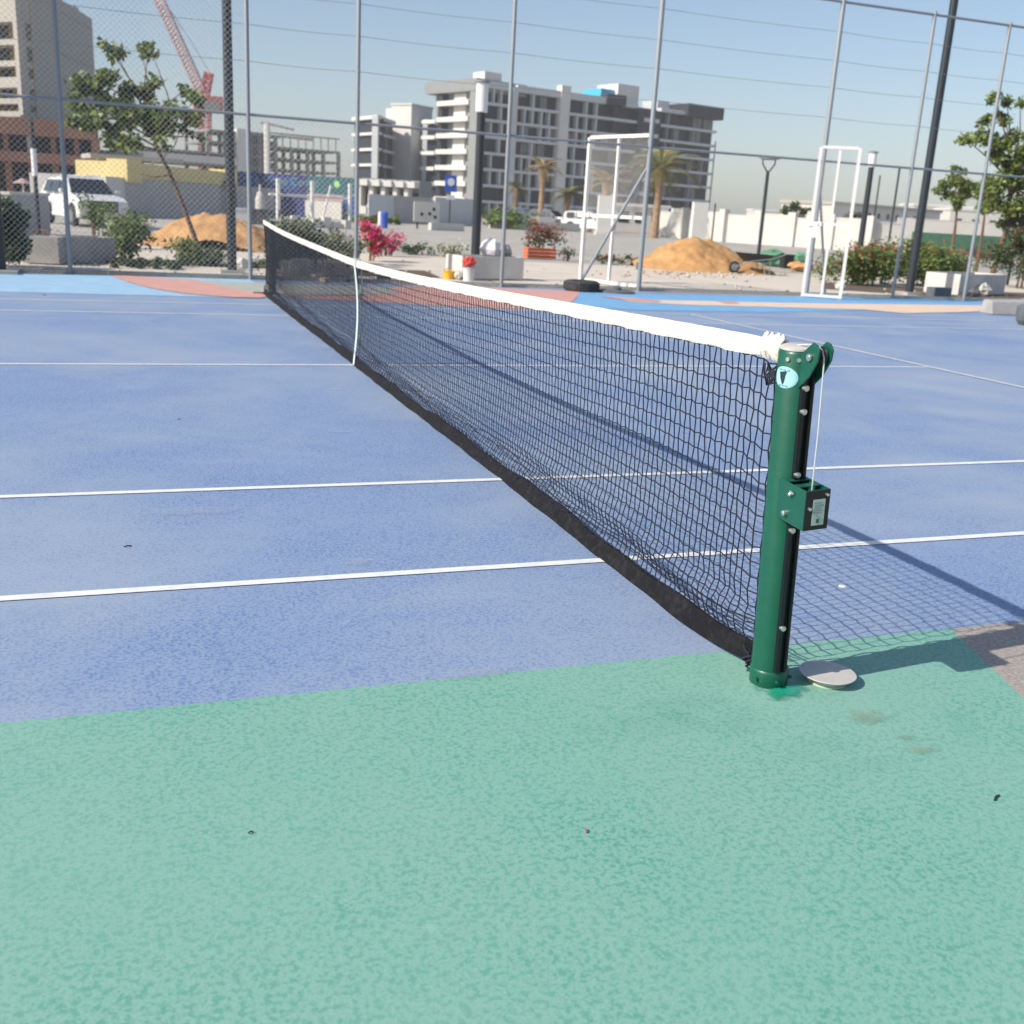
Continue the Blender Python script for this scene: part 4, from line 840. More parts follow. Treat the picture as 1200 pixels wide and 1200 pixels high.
# ------------------------------------------------------------------ cars
def car(loc, rz, m, label, group=None, small=False):
    t = thing('parked_car', label, 'car', loc, rz, group); W = .93
    # local +x is forward; profile (x, z) stations
    prof = [(-2.35, .45), (-2.38, .95), (-2.30, 1.12), (-2.15, 1.68), (-1.9, 1.78), (-.2, 1.84), (.35, 1.76), (1.15, 1.20), (2.05, 1.10), (2.32, .98), (2.40, .72), (2.36, .36), (1.9, .30), (-2.0, .30)]
    n = len(prof)
    v = []
    for s in (-1, 1):
        for x, z in prof: v.append((x, s*(W if z < 1.2 else W-.20*(z-1.15)/.6-.03), z))
    # middle belt ring for rounded sides
    f = [tuple(range(n)), tuple(range(2*n-1, n-1, -1))]+[(i, n+i, n+(i+1) % n, (i+1) % n) for i in range(n)]
    b = MB().add(v, f); bevel(part('body', b, M[m], t, True), .07, 3)
    def quad(name, P, mm, off=0): return part(name, MB().add(P, [(0, 1, 2, 3)]), M[mm], t)
    e = .012
    b = MB(); b.add([(.42, -.66, 1.735), (1.12, -.80, 1.235), (1.12, .80, 1.235), (.42, .66, 1.735), (.44, -.66, 1.760), (1.15, -.80, 1.255), (1.15, .80, 1.255), (.44, .66, 1.760)], [(0, 1, 2, 3), (4, 7, 6, 5), (0, 4, 5, 1), (1, 5, 6, 2), (2, 6, 7, 3), (3, 7, 4, 0)]); part('windscreen', b, M['glass'], t)
    for s in (-1, 1):
        for x0, x1 in ((-1.95, -1.15), (-1.05, -.15), (-.05, .75)):
            xt = min(x1, .30); yb = s*(W-.012); yt = s*(W-.175)
            b = MB(); b.add([(x0+.03, yb, 1.22), (x1, yb, 1.22), (xt, yt, 1.68), (x0+.08, yt, 1.68), (x0+.03, yb+s*e, 1.22), (x1, yb+s*e, 1.22), (xt, yt+s*e, 1.68), (x0+.08, yt+s*e, 1.68)], [(0, 1, 2, 3), (7, 6, 5, 4), (0, 4, 5, 1), (1, 5, 6, 2), (2, 6, 7, 3), (3, 7, 4, 0)]); part('side_window', b, M['glass'], t)
        for x in (-1.45, 1.5):
            b = MB(); b.lathe([(.44, -.004), (.44, .004)], 24, fr=lambda p: Vector((x+p.x, s*(W+.004)+p.z, .44+p.y))); part('wheel_arch', b, M['black'], t)
            b = MB(); b.lathe([(.30, -.10), (.37, -.09), (.385, 0), (.37, .09), (.30, .10)], 24, fr=lambda p: Vector((x+p.x, s*(W-.06)+p.z, .385+p.y))); wl = part('wheel', b, M['rubber'], t, True)
            b = MB(); b.lathe([(.24, -.003), (.24, .003)], 20, fr=lambda p: Vector((x+p.x, s*(W+.052)+p.z, .385+p.y))); part('rim', b, M['chrome'], wl)
        b = MB(); b.box(.75, .95, s*(W+.02) if s > 0 else -W-.22, W+.22 if s > 0 else -(W+.02), 1.20, 1.36); bevel(part('side_mirror', b, M[m], t), .03)
        b = MB(); y0, y1 = sorted((s*.52, s*.90)); b.box(2.20, 2.345, y0, y1, .82, .97); bevel(part('headlight', b, M['lamp'], t), .02)
        b = MB(); b.box(2.28, 2.42, min(s*.62, s*.84), max(s*.62, s*.84), .48, .74); bevel(part('fog_light', b, M['chrome'], t), .02)
    b = MB(); b.box(2.25, 2.415, -.50, .50, .60, .98); g = part('grille', b, M['black'], t)
    for z in (.66, .76, .86): b = MB(); b.box(2.416, 2.43, -.46, .46, z, z+.03); part('grille_bar', b, M['chrome'], g)
    b = MB(); b.box(2.416, 2.432, -.26, .26, .46, .57); part('number_plate', b, M['plate'], t)
    b = MB(); b.box(2.2, 2.40, -.85, .85, .30, .42); bevel(part('bumper', b, M['black'], t), .02)
    for s in (-1, 1): b = MB(); b.tube([(-1.8, s*.66, 1.84), (-1.6, s*.66, 1.88), (-.1, s*.66, 1.90), (.1, s*.66, 1.85)], .02, 6); part('roof_rail', b, M['galv'], t)
    return t
cD_ = 41; c = gnd(97, 42.5); hd = math.atan2(-FH[1], -FH[0])+.70
c1 = car(c, hd, 'carw', 'white four-wheel drive car parked beyond the concrete planters at left')
for k, (px, D, rz, mm, lb) in enumerate([(690, 100, .5, 'carw', 'far white car parked between the short palm and the first gate leaf'), (645, 112, .3, 'carg', 'far grey car parked behind the second palm'), (615, 116, .3, 'carb', 'far dark blue car parked behind the leftmost palm')]):
    car(gnd(px, D), rz+hd, mm, lb, 'cars parked far off')

# ------------------------------------------------------------------ walls and far structures, left
def wall(pa, Da, pb, Db, h, th, m, label, nm='boundary_wall', z0=0, cat='wall', cop=None):
    A = gnd(pa, Da); Bq = gnd(pb, Db); d = Bq-A; L = d.length; t = thing(nm, label, cat, (A.x, A.y, z0), math.atan2(d.y, d.x))
    b = MB(); b.box(0, L, 0, th, 0, h); part('wall_face', b, M[m], t)
    if cop: b = MB(); b.box(-.03, L+.03, -.04, th+.04, h, h+.08); part('coping', b, M[cop], t)
    t['L'] = L; return t, L
wall(9, 30, 56, 33, 1.12, .2, 'pwall', 'low pale grey wall behind the dark bush at the left edge', cop='wconc')
wt, L = wall(146, 60, 322, 78, at(150, 208, 60).z, 6, 'pwall', 'long grey plastered site building wall with yellow band behind the left sand heap', 'site_building', cat='building')
zt = at(160, 192, 60).z
zy0, zy1 = at(150, 208, 60).z, at(150, 190, 60).z
b = MB(); b.box(0, L*.62, -.10, 3, zy0, zy1); part('yellow_band', b, M['yel'], wt)
for q in (0.0, .60): b = MB(); b.box(L*q-.05, L*q+1.4, -.25, 1.0, zy0-.25, zy1+.15); part('yellow_block', b, M['yel'], wt)
b = MB(); b.box(-1.7, -.005, -.02, 2, 0, zy0-.02); part('end_wall', b, M['wwall'], wt)
for px in (242, 252):
    q = (px-146)/176*L*1.08; b = MB(); b.tube([(q, -.3, 0), (q, -.3, 2.2), (q, -.1, 2.3)], .1, 8); part('vent_pipe', b, M['dpost'], wt)
# beige canopy roof beside yellow block
t = thing('canopy', 'small beige flat canopy on thin posts between brown building and grey wall', 'canopy', gnd(108, 62), .2)
b = MB(); b.box(0, 5.2, 0, 3, 3.1, 3.35); part('roof', b, M['beige'], t)
for x in (.3, 1.9, 3.4): b = MB(); b.box(x, x+.14, .1, .24, 0, 3.1); part('post', b, M['wconc'], t)
# rubbish bins by the wall
for k, (px, mm, lb) in enumerate(((286, 'pbag', 'white bag of rubbish by the long grey wall'), (305, 'dblock', 'dark skip box by the long grey wall'), (316, 'dblock', 'small dark box right of the dark skip box'))):
    b = MB(); b.box(-.7, .7, -.4, .4, 0, .75); b.box(-.74, .74, -.44, .44, .75, .82); single('rubbish_box', b, M[mm], lb, 'bin', gnd(px, 60))
b = MB(); b.lathe([(.3, 0), (.3, 1.3), (.2, 1.7), (.08, 1.8), (.08, 2.2)], 14); single('water_tank', b, M['stone'], 'pale cylindrical tank standing before the grey wall left of the white swing frame', 'tank', gnd(305, 66), smooth=True)

# navy and teal hoarding
A = gnd(246, 96); Bq = gnd(420, 92); d = Bq-A; L = d.length
hb = thing('hoarding', 'navy and teal printed hoarding with pale lettering behind the white swing frame', 'hoarding', A, math.atan2(d.y, d.x))
zt = at(330, 201, 94).z
segs = [(0, .42, 'banb', .9), (.42, .66, 'banb', 0), (.66, 1.0, 'bant', 1.4)]
b = MB(); b.box(0, L*.33, 0, .12, 1.2, zt-.15); part('navy_panel', b, M['banl'], hb)
b = MB(); b.box(L*.33+.02, L*.66, 0, .12, 0, zt-.2); part('navy_panel', b, M['banb'], hb)
b = MB(); b.box(L*.38, L*.60, -.02, -.005, zt*.60, zt-.4); part('blue_glow_print', b, M['banl'], hb)
b = MB(); b.box(L*.66+.02, L, 0, .12, zt*.55, zt-.25); part('teal_panel', b, M['bant'], hb)
b = MB(); b.box(L*.66+.02, L*.90, .02, .10, 1.5, zt*.54); part('pink_panel', b, M['pinkwall'], hb)
b = MB(); b.box(L*.90+.02, L, 0, .12, 0, zt*.54); part('blue_panel', b, M['banl'], hb)
b = MB(); b.box(L*.66+.02, L*.90, -.3, .12, 0, 1.45); part('white_base', b, M['wwall'], hb)
b = MB(); b.lathe([(.28, -.01), (.28, .01)], 14, fr=lambda p: Vector((L*.86+p.x, -.03+p.z, zt*.78+p.y))); part('logo_dot', b, M['bandot'], hb)
def text(s, size, loc, parent, m, name='lettering'):
    cu_ = bpy.data.curves.new('txt', 'FONT'); cu_.body = s; cu_.size = size; cu_.extrude = .01
    o = bpy.data.objects.new('tmp', cu_); COL.objects.link(o); bpy.context.view_layer.update()
    me = bpy.data.meshes.new_from_object(o.evaluated_get(bpy.context.evaluated_depsgraph_get())); bpy.data.objects.remove(o); me.materials.clear(); me.materials.append(M[m])
    q = obj(name, me, parent); q.location = loc; q.rotation_euler = (PI/2, 0, 0); return q
text('A Home Centre', .95, (L*.31, -.06, zt*.70), hb, 'bantext')
# white A-frame swing set
A = gnd(326, 60); Bq = gnd(410, 64); d = Bq-A; L = d.length
t = thing('swing_frame', 'white steel swing frame of splayed legs in front of the navy hoarding', 'swing frame', A, math.atan2(d.y, d.x)); Hs = 2.1
b = MB(); b.tube([(-.6, 0, Hs*.78), (L, 0, Hs*.78)], .07, 8); part('top_beam', b, M['wframe'], t, True)
for q in (0, L*.46, L):
    for s in (-1, 1): b = MB(); b.tube([(q+s*.06, 0, Hs*1.18), (q+s*.45, s*.5, 0)], .07, 8); part('leg', b, M['wframe'], t, True)
b = MB(); b.tube([(L*.72, 0, Hs*1.1), (L*.66, .5, 0)], .06, 8); part('leg', b, M['wframe'], t, True)
for k in range(8):
    px = 322+k*12; b = MB(); b.box(-.25, .25, -.15, .15, 0, .35+.12*(k % 3)); single('kerb_post', b, M['wwall'], ['pale', 'short', 'square', 'leaning', 'chalky', 'blunt', 'dusty', 'end'][k]+' white marker stub, %s of eight from the left beneath the swing frame' % ['leftmost', 'second', 'third', 'fourth', 'fifth', 'sixth', 'seventh', 'rightmost'][k], 'marker', gnd(px, 58+k*.4), .1*k)
b = MB(); b.lathe([(.2, 0), (.24, .8), (.25, .82), (.25, .9), (.12, 1.0)], 14); single('litter_bin', b, M['bluep'], 'blue bin on the far kerb right of the fence post above the net', 'bin', gnd(451, 68), smooth=True)
b = MB(); b.lathe([(.15, 0), (.15, .8), (.1, 1.0)], 12); single('litter_bin', b, M['pbag'], 'pale upright canister beside the blue bin', 'bin', gnd(446, 68), smooth=True)
# blue traffic sign
t = thing('road_sign', 'blue round road sign on a pole before the tall corner of the apartment block', 'road sign', gnd(527, 75), 0)
b = MB(); b.tube([(0, 0, 0), (0, 0, 3.5)], .05, 8); part('pole', b, M['dpost'], t)
b = MB(); b.box(-.42, .42, -.10, -.06, 2.5, 3.6); part('sign_panel', b, M['bluep'], t)
b = MB(); b.lathe([(.26, -.01), (.26, .01)], 16, fr=lambda p: Vector((p.x, -.115+p.z, 3.15+p.y))); part('sign_symbol', b, M['lens'], t)
b = MB(); b.box(-.3, .3, -.12, -.101, 2.0, 2.3); part('sign_plate', b, M['lens'], t)
# white notice board
t = thing('notice_board', 'white site board with dark marks left of the blue road sign', 'board', gnd(500, 72), .1)
b = MB(); b.box(-.9, .9, -.05, .05, .45, 1.75); part('panel', b, M['wwall'], t)
for x in (-.6, .6): b = MB(); b.box(x-.05, x+.05, .05, .12, 0, 1.6); part('post', b, M['dpost'], t)
for x, z in ((.5, 1.3), (.2, 1.0), (-.35, .95), (.6, .8)): b = MB(); b.box(x-.1, x+.1, -.07, -.055, z-.1, z+.1); part('mark', b, M['bdark'], t)
# far grey fence panels, low white kerb
for k, (pa, Da, pb, Db, h, m, lb) in enumerate([(432, 88, 462, 90, 2.2, 'blgrey', 'light grey site fence panel behind the blue bin'), (462.6, 90, 505, 93, 2.2, 'pwall', 'grey site fence panels left of the notice board'), (510, 93, 556, 97, 2.3, 'blgrey', 'light grey site fence under the tall corner of the apartment block')]):
    wall(pa, Da, pb, Db, h, .1, m, lb, 'site_fence', cat='fence')
wall(506, 70, 545, 72, .45, .3, 'wwall', 'low white barrier block at the foot of the blue road sign', 'barrier', cat='barrier')
wall(575, 92, 680, 98, .7, .3, 'wwall', 'long low white barrier under the palms', 'barrier', cat='barrier')

# white boundary wall, right, with pillars
def wallrun(pts, h, lab, m='wwall'):
    for (pa, Da), (pb, Db) in zip(pts[:-1], pts[1:]): pass
pts = [(764, 96), (800, 90), (845, 86), (885, 84), (925, 82), (970, 80), (1015, 78), (1060, 78)]
names = ['first', 'second', 'third', 'fourth', 'fifth', 'sixth', 'last']
for k, ((pa, Da), (pb, Db)) in enumerate(zip(pts[:-1], pts[1:])):
    t_, L_ = wall(pa+1, Da, pb-1, Db, 2.05+.15*(k % 2), .25, 'wwall', names[k]+' bay from the left of the far white boundary wall', cop='bwhite')
    b = MB(); b.box(L_-.1, L_+.55, -.12, .4, 0, 2.5); part('pillar', b, M['wwall'], t_)
for k, (px, py, D, w_, lb) in enumerate([(819, 237, 78, 1.1, 'tall white pylon standing in front of the far white wall'), (709, 229, 88, 1.3, 'white upright board seen through the first gate leaf'), (776, 245, 100, .9, 'short white pillar right of the largest palm'), (792, 244, 100, .9, 'second short white pillar between palm and pylon')]):
    v = at(px, py, D); t = thing('white_pylon', lb, 'pylon', gnd(px, D), -YAW*.5); b = MB(); b.box(-w_/2, w_/2, -.25, .25, .3, v.z); part('panel', b, M['bwhite'], t); b = MB(); b.box(-w_/2-.1, w_/2+.1, -.35, .35, 0, .3); part('plinth', b, M['wconc'], t)
t = thing('gatehouse', 'low white gatehouse with dark windows seen behind the first gate leaf', 'building', gnd(716, 112), -YAW*.4)
b = MB(); b.box(0, 6, 0, 4, 0, 2.6); part('wall', b, M['wwall'], t); b = MB(); b.box(-.3, 6.3, -.3, 4.3, 2.6, 2.9); part('roof', b, M['bwhite'], t)
for x in (.8, 2.6, 4.4): b = MB(); b.box(x, x+1.1, -.05, -.005, 1.0, 2.1); part('window', b, M['bglass'], t)
# green-grey fence at the far right
wall(1060, 90, 1230, 96, 1.6, .1, 'gcover', 'far green-grey screen fence under the right-hand trees', 'screen_fence', cat='fence')
wall(1050, 120, 1240, 120, 3.0, .2, 'wwall', 'long white wall far behind the right-hand trees', cop='bwhite')

# ------------------------------------------------------------------ far buildings
def fr2(A, Bq):                    # frame along A->B, y inward to the left of travel direction
    d = (Vector(Bq)-Vector(A)); L = d.length; d.normalize(); n_ = Vector((-d.y, d.x, 0))
    return L, (lambda p: Vector((A[0]+d.x*p.x+n_.x*p.y, A[1]+d.y*p.x+n_.y*p.y, p.z)))
WIN = {}
def window(parent, fr, A, Bq, x, y, z, w_, h, curtain=False):
    d = (Vector(Bq)-Vector(A)); a = math.atan2(d.y, d.x); key = (round(w_, 2), round(h, 2), curtain)
    if key not in WIN:
        b = MB(); f = .09; b.box(0, w_, -.06, 0, 0, f); b.box(0, w_, -.06, 0, h-f, h); b.box(0, f, -.06, 0, f, h-f); b.box(w_-f, w_, -.06, 0, f, h-f); b.box(w_/2-f/2, w_/2+f/2, -.06, 0, f, h-f)
        g = MB(); g.box(f, w_/2-f/2, -.03, -.005, f, h-f); g.box(w_/2+f/2, w_-f, -.03, -.005, f, h-f)
        WIN[key] = (b.mesh('window', M['bdark']), g.mesh('pane', M['bcurt'] if curtain else M['bglass']))
    o = obj('window', WIN[key][0], parent); p = fr(Vector((x, y, z))); o.location = p; o.rotation_euler = (0, 0, a)
    q = obj('pane', WIN[key][1], o); return o
def facade(t, A, Bq, n, sh, secs, rec=1.5, z0=0, seed=0, base_m='bgrey'):
    """secs: (x0, x1, nbays, slab material, wall material, top extra height, fin material)"""
    L, fr = fr2(A, Bq); rnd = random.Random(seed)
    for (x0, x1, nb, ms, mw, topx, mf) in secs:
        if nb == 0:
            b = MB(); b.box(x0, x1, -.25, rec, z0, z0+n*sh+topx, fr); part('pier', b, M[ms], t); continue
        b = MB(); b.box(x0, x1, rec, rec+.3, z0, z0+n*sh, fr); part('recessed_wall', b, M[mw], t)
        for k in range(1, n+1):
            b = MB(); b.box(x0+.02, x1-.02, 0, rec-.005, z0+k*sh-.18, z0+k*sh+(.34 if k < n else .9+topx), fr); part('balcony_slab', b, M[ms], t)
        bw = (x1-x0)/nb
        for q in range(nb+1):
            if q not in (0, nb): 
                for k in range(n):
                    if rnd.random() < .62: b = MB(); xx = x0+q*bw+rnd.uniform(-.25, .25); b.box(xx-.18, xx+.18, .25, rec-.01, z0+k*sh+.35, z0+(k+1)*sh-.19, fr); part('fin', b, M[mf], t)
        for k in range(n):
            for q in range(nb):
                window(t, fr, A, Bq, x0+q*bw+bw*.07, rec-.01, z0+k*sh+.40, round(bw*.88, 1), sh-.65, rnd.random() < .14)
def building(name, label, C0, cat='building'): return thing(name, label, cat, C0)
# main block
Htop = at(557, 91, 215).z
D1 = next(D for D in np.arange(190, 330, .5) if at(845, 131, D).z >= Htop)
C0 = gnd(557, 215); P1 = gnd(829, D1); PL = gnd(497, 228)
T = building('apartment_block', 'long eight-storey grey and white apartment block with balconies, centre of the skyline', C0)
loc = lambda v: Vector((v.x-C0.x, v.y-C0.y, 0))
a1 = loc(P1); L1 = a1.length; sh = (Htop-1.4)/8
def s_at(px):                      # position along the long facade seen at px
    d = gnd(px, 100)-Vector((CP[0], CP[1], 0)); o_ = Vector((CP[0]-C0.x, CP[1]-C0.y)); dd = Vector((d.x, d.y)); ee = Vector((a1.x, a1.y)).normalized()
    den = dd.x*(-ee.y)+dd.y*ee.x; s_ = (dd.x*(-o_.y)-dd.y*(-o_.x))/den; return -s_ if s_ < 0 else s_
S = [s_at(px-(px-557)*.055) for px in (557, 563, 574, 596, 602, 625, 654, 665, 692, 710, 731, 748, 755, 776, 806, 845)]
b = MB(); L_, fr = fr2((0, 0, 0), a1); b.box(.5, L1-.3, 1.85, 17, 0, sh*8+.3, fr); part('core', b, M['bgrey'], T)
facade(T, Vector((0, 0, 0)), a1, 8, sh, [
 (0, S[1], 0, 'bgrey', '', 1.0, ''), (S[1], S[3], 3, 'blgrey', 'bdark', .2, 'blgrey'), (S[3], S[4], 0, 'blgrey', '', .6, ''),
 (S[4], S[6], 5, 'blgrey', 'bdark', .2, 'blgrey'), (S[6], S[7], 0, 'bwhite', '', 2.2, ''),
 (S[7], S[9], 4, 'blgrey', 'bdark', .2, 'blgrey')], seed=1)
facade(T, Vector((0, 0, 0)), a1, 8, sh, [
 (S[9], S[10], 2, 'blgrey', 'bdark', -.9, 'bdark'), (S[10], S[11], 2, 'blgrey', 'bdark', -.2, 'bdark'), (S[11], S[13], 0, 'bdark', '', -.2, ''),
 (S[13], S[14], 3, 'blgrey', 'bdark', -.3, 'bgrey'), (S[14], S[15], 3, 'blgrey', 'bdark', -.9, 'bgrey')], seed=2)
b = MB(); b.box(S[9]-.2, S[10]+.2, -.35, 2, 8*sh-.2, 8*sh+1.9, fr); part('dark_parapet', b, M['bdark'], T)
b = MB(); b.box(S[14]-.2, S[15]+.8, -.9, 12, 8*sh-.4, 8*sh+2.2, fr); part('dark_parapet', b, M['bdark'], T)
for k in range(0, 8, 1):
    for q in (.25, .62): b = MB(); b.box(S[11]+(S[13]-S[11])*q, S[11]+(S[13]-S[11])*q+1.8, -.5, -.26, k*sh+.3, k*sh+1.1, fr); part('balcony_rail', b, M['blgrey'], T)
b = MB(); b.box(S[1]+.2, S[4]-.2, 2.2, 12, 8*sh+.3, 8*sh+1.5, fr); part('roof_parapet', b, M['blgrey'], T)
b = MB(); b.box(S[1]+1, S[1]+5, 1.9, 6, 8*sh+1, 8*sh+3.0, fr); part('roof_room', b, M['bwhite'], T)
b = MB(); b.box(S[10]+.5, S[11]+2.5, 3, 10, 8*sh+.3, 8*sh+4.6, fr); part('roof_room', b, M['bwhite'], T)
b = MB(); b.box(S[9]+1.5, S[10]+1.0, 4, 10, 8*sh+1.2, 8*sh+3.3, fr); part('cyan_roof_cover', b, M['cyan'], T)
b = MB(); b.box(S[13]+1.5, S[13]+5.0, 3, 8, 8*sh+.3, 8*sh+2.4, fr); part('roof_room', b, M['blgrey'], T)
# left, sunlit end
pl = loc(PL); Lp = pl.length
Lq, frl = fr2(pl, Vector((0, 0, 0)))
sl_ = lambda f: Lq*f
b = MB(); b.box(sl_(.24), Lq-2.2, 1.9, 4, 0, sh*8, frl); part('end_core', b, M['bwhite'], T)
b = MB(); b.box(sl_(.22), sl_(.30), .0, 1.85, 0, sh*8, frl); part('pier', b, M['bdark'], T)
b = MB(); b.box(0, Lq-.3, -.6, 12, sh*7.72, sh*8+1.4, frl); part('overhanging_roof', b, M['bgrey'], T)
b = MB(); b.box(Lq-2.4, Lq-.05, -.55, 1.4, 0, sh*7.70, frl); part('corner_frame', b, M['bgrey'], T)
b = MB(); b.box(sl_(.48), sl_(.70), .6, 1.86, 0, sh*7.68, frl); part('white_pier', b, M['bwhite'], T)
for k in range(0, 8):
    if k: b = MB(); b.box(sl_(.26), Lq-2.5, -.9, .55, k*sh-.25, k*sh+.65, frl); part('balcony', b, M['bwhite'], T)
    if k < 8:
        for x in (.31, .72): window(T, frl, pl, Vector((0, 0, 0)), sl_(x), 1.87, k*sh+.7, round(Lq*.15, 1), sh-1.2, False)
b = MB(); b.box(-1.0, sl_(.24), 1.0, 9, 0, sh*5.6, frl); wing = part('lower_wing', b, M['blgrey'], T)
for k in range(0, 6):
    b = MB(); b.box(-1.2, sl_(.20), -.4, .98, k*sh+sh-.35, k*sh+sh+.35, frl); part('balcony', b, M['bwhite'], T)
    b = MB(); b.box(-.8, sl_(.18), .85, .99, k*sh+.5, k*sh+sh-.5, frl); part('window', b, M['bglass'], T)
# lower left blocks
def lowblock(px_l, D_l, px_c, D_c, px_r, D_r, top_py, n, label, seed, ml='bwhite', lit=2, sh2=3.3, walls=('bdark', 'bdark')):
    Pc = gnd(px_c, D_c); t = building('apartment_block', label, Pc); lc = lambda v: Vector((v.x-Pc.x, v.y-Pc.y, 0))
    l, r = lc(gnd(px_l, D_l)), lc(gnd(px_r, D_r)); Z = Vector((0, 0, 0)); H = at(px_c, top_py, D_c).z; s2 = H/(n+.35)
    Ll, f1 = fr2(l, Z); Lr, f2 = fr2(Z, r)
    b = MB(); b.add([l, Z, r, l+r, *(v+Vector((0, 0, s2*n)) for v in (l, Z, r, l+r))], [(0, 3, 2, 1), (4, 5, 6, 7), (0, 1, 5, 4), (1, 2, 6, 5), (2, 3, 7, 6), (3, 0, 4, 7)])
    for i in range(len(b.v)): pass
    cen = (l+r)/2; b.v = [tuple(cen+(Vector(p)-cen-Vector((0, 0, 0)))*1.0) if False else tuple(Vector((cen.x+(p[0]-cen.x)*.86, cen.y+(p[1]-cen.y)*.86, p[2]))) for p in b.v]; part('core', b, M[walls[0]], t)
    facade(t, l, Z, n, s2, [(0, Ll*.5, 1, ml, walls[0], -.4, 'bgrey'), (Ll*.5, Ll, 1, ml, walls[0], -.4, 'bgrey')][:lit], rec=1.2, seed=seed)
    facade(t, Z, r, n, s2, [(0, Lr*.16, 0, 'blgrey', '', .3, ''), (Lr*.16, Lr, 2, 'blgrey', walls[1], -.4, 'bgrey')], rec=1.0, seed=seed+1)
    return t, s2*n
lowblock(411, 232, 440, 222, 462, 236, 131, 6, 'grey and white low apartment block at the left end of the complex', 5)
lowblock(479, 245, 498, 236, 515, 250, 136, 6, 'narrow white and dark block between white stair tower and tall corner', 7)
Pc = gnd(468, 238); t = building('stair_tower', 'plain white stair tower between the two low blocks', Pc); H = at(468, 123, 238).z
b = MB(); d = -YAW; b.box(-2.6, 2.6, 0, 8, 0, H, None); t.rotation_euler = (0, 0, -YAW-.5); part('shaft', b, M['bwhite'], t); b = MB(); b.box(-4.4, -2.6, .4, 8, H*.82, H-.6); part('side_wing', b, M['bwhite'], t)
b = MB(); b.box(-2.8, 2.8, -.2, 8.2, H, H+.35); part('parapet', b, M['wconc'], t)
# townhouse row before them
for k, px in enumerate((424, 438, 452, 466, 479)):
    Pc = gnd(px, 165); t = building('townhouse', ['first', 'second', 'third', 'fourth', 'fifth'][k]+' small white townhouse from the left below the low blocks', Pc); t.rotation_euler = (0, 0, -YAW-.25); t['group'] = 'white townhouses'
    b = MB(); b.box(-.9, .9, 2, 8, 0, 5.2); part('wall', b, M['bgrey'], t)
    b = MB(); b.box(-.85, -.2, 0, 1.95, 0, 4.0); part('porch_pier', b, M['bwhite'], t)
    b = MB(); b.box(-.9, .9, -.2, 2, 4.1, 5.0); part('porch_roof', b, M['bwhite'], t)
    b = MB(); b.box(-.1, .8, 1.9, 1.99, .6, 3.4); part('window', b, M['bglass'], t)
    b = MB(); b.box(-.9, .9, -.5, -.2, 0, 1.1+.4*(k % 2)); part('garden_wall', b, M['bwhite'], t)

# concrete frame under construction
Pc = gnd(246, 190); Pe = gnd(398, 205); d = Pe-Pc; L = d.length
t = thing('unfinished_building', 'unfinished concrete frame building with open floors, left of the complex', 'building', Pc, math.atan2(d.y, d.x))
zs = [at(320, y, 197).z for y in (214, 197, 184, 171, 158)]
for k, z in enumerate(zs):
    x1 = L*(1 if k < 4 else .55); b = MB(); b.box(-12 if k < 3 else 0, x1, 0, 12, z-.35, z); part('floor_slab', b, M['rconc'], t)
nx = 9
for k in range(len(zs)):
    z0_ = 0 if k == 0 else zs[k-1]; z1_ = zs[k]-.35
    for i in range(nx):
        x = L*i/(nx-1)
        if k == 4 and i > 4: continue
        for y in (.3, 11): b = MB(); b.box(x-.28, x+.28, y, y+.6, z0_, z1_); part('column', b, M['rconc'], t)
for k in range(1, 5):
    z0_ = zs[k-1]; b = MB(); b.box(L*.33, L*.60, 7, 7.3, z0_, z0_+(zs[k]-z0_)*.6); part('blockwork', b, M['rconc'], t)
    b = MB(); b.box(L*(.05*k), L*(.05*k)+4, 1.5, 1.8, z0_, zs[k]-.4); part('blockwork', b, M['bdark'], t)
b = MB(); b.box(L*.20, L*.30, -.3, 6, 0, at(290, 152, 195).z); part('stair_core', b, M['bwhite'], t)
b = MB(); b.box(L*.30+.02, L*.42, 1, 6, 0, at(290, 154, 195).z); part('stair_core', b, M['rconc'], t)
b = MB(); b.box(-13, L*.20-.1, -.4, -.1, zs[1], zs[1]+1.2); part('safety_rail', b, M['wconc'], t)
for i in range(8): b = MB(); x = L*(.55+.06*i); b.tube([(x, .3, zs[3]), (x, .3, zs[3]+2.2)], .12, 5); part('prop', b, M['rconc'], t)
b = MB(); b.tube([(L*.45, .3, zs[3]+2.2), (L*1.0, .3, zs[3]+2.2)], .14, 5); part('prop', b, M['rconc'], t)
# small concrete boom behind it
v0 = at(313, 175, 185); v1 = at(306, 144, 185); v2 = at(345, 152, 185)
t = thing('placing_boom', 'thin pale concrete placing boom above the unfinished building', 'crane', (v0.x, v0.y, 0))
b = MB(); b.tube([(0, 0, 0), (0, 0, v1.z)], .5, 6); part('mast', b, M['wconc'], t)
b = MB(); b.tube([(v1.x-v0.x, v1.y-v0.y, v1.z), (0, 0, v1.z), (v2.x-v0.x, v2.y-v0.y, v2.z)], .2, 5); part('boom', b, M['rconc'], t)
b = MB(); w2 = Vector((v2.x-v0.x, v2.y-v0.y, v2.z-1.0)); b.tube([w2*0.6+Vector((0, 0, v1.z*.4-.8)), w2+Vector((3, 0, -.3))], .3, 5); part('jib', b, M['rconc'], t)
